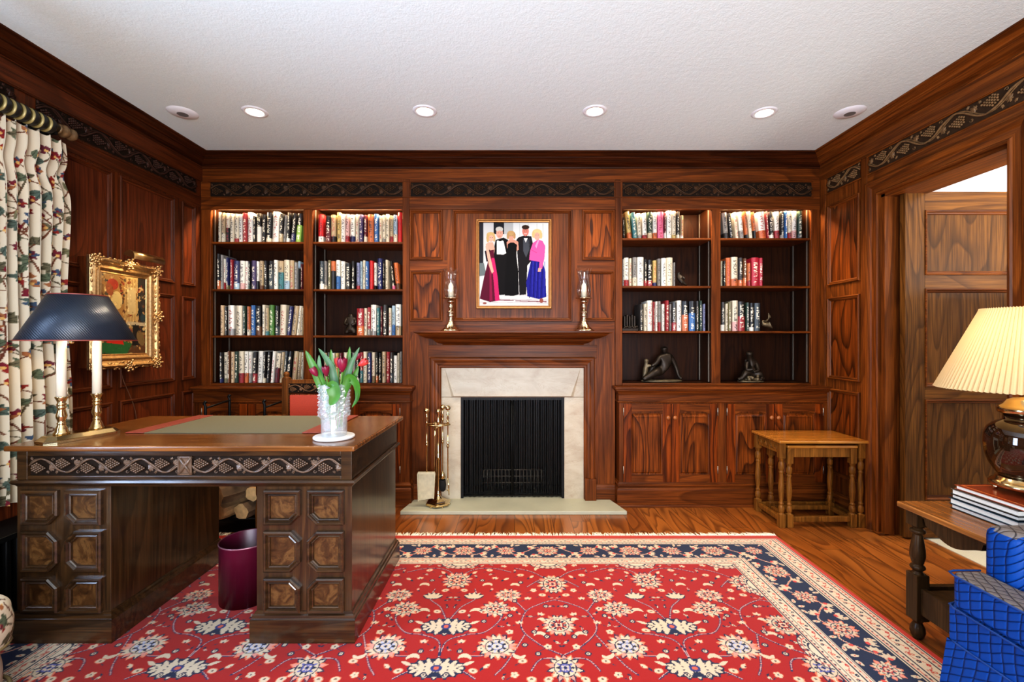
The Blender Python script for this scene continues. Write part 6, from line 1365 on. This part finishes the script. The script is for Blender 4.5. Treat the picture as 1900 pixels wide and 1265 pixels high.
q=MB(); q.lathe([(.078,.062),(.085,.068),(.094,.082),(.106,.105),(.117,.14),(.121,.18),(.119,.215),(.110,.24),(.094,.258),(.074,.268),(.068,.272),(.066,.295),(0,.295)],(lx,ly,lz),48); q.build('ceramic_body',M['ceramic'],t)
q=MB(); q.lathe([(.070,.292),(.082,.298),(.084,.312),(.078,.322),(.066,.330),(.056,.345),(.040,.352),(.012,.356),(.010,.40),(.010,.52),(0,.52)],(lx,ly,lz),40); q.build('brass_cap',M['brass'],t)
q=MB(); n=300; vs=[]; pr=[(.258,1.018),(.256,1.022),(.131,1.312),(.128,1.320)]
for j_,(r,zz_) in enumerate(pr):
    for k in range(n):
        a=2*PI*k/n; rr=r*(1+(.016 if k%3==0 else -.008)); vs.append((lx+rr*math.cos(a),ly+rr*math.sin(a),zz_+(.003*(k%3==0) if j_ in(0,3) else 0)))
q.add(vs,[(i*n+k,i*n+(k+1)%n,(i+1)*n+(k+1)%n,(i+1)*n+k) for i in range(3) for k in range(n)],0,False); q.build('pleated_shade',M['shadec'],t)
bl=bpy.data.lights.new('lamp_bulb','POINT'); bl.energy=3.2; bl.color=(1,.78,.5); bl.shadow_soft_size=.04; o=bpy.data.objects.new('lamp_bulb_light',bl); o.location=(lx,ly,1.17); C.objects.link(o)

# ------------------------------------------------------------------ blue armchair
ac=empty('armchair',(1.75,1.05,0),'blue quilted armchair with piped cushion in the lower right corner','armchair')
def topgrey(o):  # puts the painted grey sheen on up-facing upholstery faces
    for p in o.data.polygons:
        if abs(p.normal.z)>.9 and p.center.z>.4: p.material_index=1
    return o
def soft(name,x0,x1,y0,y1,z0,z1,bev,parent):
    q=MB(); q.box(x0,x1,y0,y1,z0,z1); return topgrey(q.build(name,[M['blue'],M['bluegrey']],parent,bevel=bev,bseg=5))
cx0,cy1=1.366,1.455
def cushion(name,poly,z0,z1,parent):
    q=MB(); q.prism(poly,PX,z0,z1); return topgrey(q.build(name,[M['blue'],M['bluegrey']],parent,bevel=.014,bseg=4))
def rpoly(x0,x1,y0,y1,r,seg=5):
    out=[]
    for cx,cy,a0 in ((x0+r,y0+r,PI),(x1-r,y0+r,1.5*PI),(x1-r,y1-r,0),(x0+r,y1-r,PI/2)):
        for k in range(seg+1): a=a0+PI/2*k/seg; out.append((cx+r*math.cos(a),cy+r*math.sin(a)))
    return out
cush=rpoly(1.372,2.02,.66,1.448,.035)
# front band of the T runs the full width, the body sits between the arms
cush=[(1.40,.66),(1.372,.69),(1.372,1.42),(1.40,1.448),(1.486,1.448),(1.488,1.335),(2.0,1.335),(2.0,.775),(1.488,.775),(1.486,.66)]
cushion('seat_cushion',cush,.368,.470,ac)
q=MB()
for zz_ in (.366,.468):
    q.tube([(1.484,1.450,zz_),(1.40,1.450,zz_),(1.379,1.443,zz_),(1.370,1.42,zz_),(1.370,1.05,zz_),(1.370,.69,zz_),(1.40,.658,zz_),(1.5,.658,zz_)],.0032,8)
q.tube([(2.0,1.455,.252),(1.42,1.455,.252),(1.385,1.44,.252),(1.382,1.42,.252),(1.382,.69,.252),(1.4,.655,.252)],.0032,8)
q.build('piping',M['pipe'],ac)
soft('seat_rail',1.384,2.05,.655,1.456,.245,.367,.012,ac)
q=MB(); sk=[(1.382,.65),(1.382,1.455),(2.08,1.455),(2.08,.65)]
q.frame(sk,[(0,.252),(-.012,.10),(-.020,.03)],PX); q.build('skirt',M['blue'],ac)
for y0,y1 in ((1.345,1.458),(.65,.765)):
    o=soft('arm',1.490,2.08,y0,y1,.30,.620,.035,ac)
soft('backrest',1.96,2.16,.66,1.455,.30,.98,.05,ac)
for x in (1.44,2.02):
    for y in (.71,1.40): q=MB(); q.lathe([(.018,0),(.024,.05)],(x,y,RUGZ+.001 if x<1.6 else 0),12); q.build('foot',W['side'],ac)

# ------------------------------------------------------------------ lights, world, camera
def area(name,loc,rot,sx,sy,e,col):
    l=bpy.data.lights.new(name,'AREA'); l.shape='RECTANGLE'; l.size=sx; l.size_y=sy; l.energy=e; l.color=col
    o=bpy.data.objects.new(name,l); o.location=loc; o.rotation_euler=rot; C.objects.link(o); return o
def aim(o,t): o.rotation_euler=(Vector(t)-o.location).to_track_quat('-Z','Y').to_euler()
for x,y in ((-1.547,2.709),(-.533,2.70),(.475,2.70),(1.492,2.72)):
    l=bpy.data.lights.new('ceiling_spot','SPOT'); l.energy=50; l.color=(1,.84,.64); l.spot_size=math.radians(118); l.spot_blend=.6; l.shadow_soft_size=.04
    o=bpy.data.objects.new('ceiling_spot',l); o.location=(x,y,ZC-.03); C.objects.link(o); aim(o,(x,3.05,0))
for x0,x1 in ((-2.24,-1.60),(-1.48,-.86),(.83,1.44),(1.56,2.18)):
    o=area('shelf_light',((x0+x1)/2,3.425,2.200),(math.radians(-0),0,0),x1-x0,.02,13,(1,.70,.40)); aim(o,((x0+x1)/2,3.50,1.9)); o.rotation_euler=(math.radians(12),0,0)
# daylight through the windows
o=area('window_daylight_left',(XL-.25,1.12,1.4),(0,0,0),1.3,1.6,220,(.55,.72,1)); aim(o,(1,1.3,.6))
o=area('window_daylight_back',(-.0,YF-.25,1.4),(0,0,0),2.8,1.6,125,(.52,.70,1)); aim(o,(-.6,1.6,.0))
# unseen fill lamps added to brighten ceiling and room, well behind the camera
o=area('ceiling_fill',(.2,-1.2,.9),(0,0,0),1.6,1.6,122,(1,.99,.97)); aim(o,(.0,1.9,2.56))
o=area('room_fill',(0,-1.2,2.0),(0,0,0),3.2,1.0,20,(1,.95,.88)); aim(o,(0,3.2,1.1))
o=area('hall_light',(3.1,1.5,2.5),(0,0,0),1,1.2,16,(.98,.98,1)); aim(o,(3.1,1.8,0))
o=area('hall_uplight',(3.2,2.0,1.6),(0,0,0),.8,.8,26,(1,1,1)); aim(o,(3.2,2.2,2.6))
l=bpy.data.lights.new('desk_lamp_bulb','POINT'); l.energy=3; l.color=(1,.75,.45); l.shadow_soft_size=.03; o=bpy.data.objects.new('desk_lamp_light',l); o.location=(-1.845,1.925,1.27); C.objects.link(o)
l=bpy.data.lights.new('picture_bulb','SPOT'); l.energy=2; l.color=(1,.76,.45); l.spot_size=math.radians(150); l.spot_blend=.5; l.shadow_soft_size=.02; o=bpy.data.objects.new('picture_lamp_light',l); o.location=(XL+.14,2.71,1.672); C.objects.link(o); aim(o,(XL+.03,2.66,1.3))
w=bpy.data.worlds.new('daylight_world'); bpy.context.scene.world=w; w.use_nodes=True; w.node_tree.nodes['Background'].inputs[0].default_value=(.75,.85,1,1); w.node_tree.nodes['Background'].inputs[1].default_value=1.0
cam=bpy.data.cameras.new('camera'); cam.sensor_width=36; cam.lens=36*844/1900; cam.shift_x=-5/1900; cam.shift_y=-.5/1900; cam.clip_start=.05
co=bpy.data.objects.new('camera',cam); co.location=(0,0,1.2); co.rotation_euler=(PI/2,0,0); C.objects.link(co); bpy.context.scene.camera=co
sc=bpy.context.scene
sc.view_settings.view_transform='AgX' if False else 'Standard'; sc.view_settings.look='Medium High Contrast'; sc.view_settings.exposure=-.08; sc.view_settings.gamma=1.0
sc.cycles.use_denoising=True; sc.cycles.use_adaptive_sampling=True; sc.cycles.adaptive_threshold=.04; sc.cycles.max_bounces=7; sc.cycles.diffuse_bounces=4; sc.cycles.transmission_bounces=8; sc.cycles.transparent_max_bounces=16; sc.cycles.caustics_reflective=False; sc.cycles.caustics_refractive=False; sc.cycles.sample_clamp_indirect=6
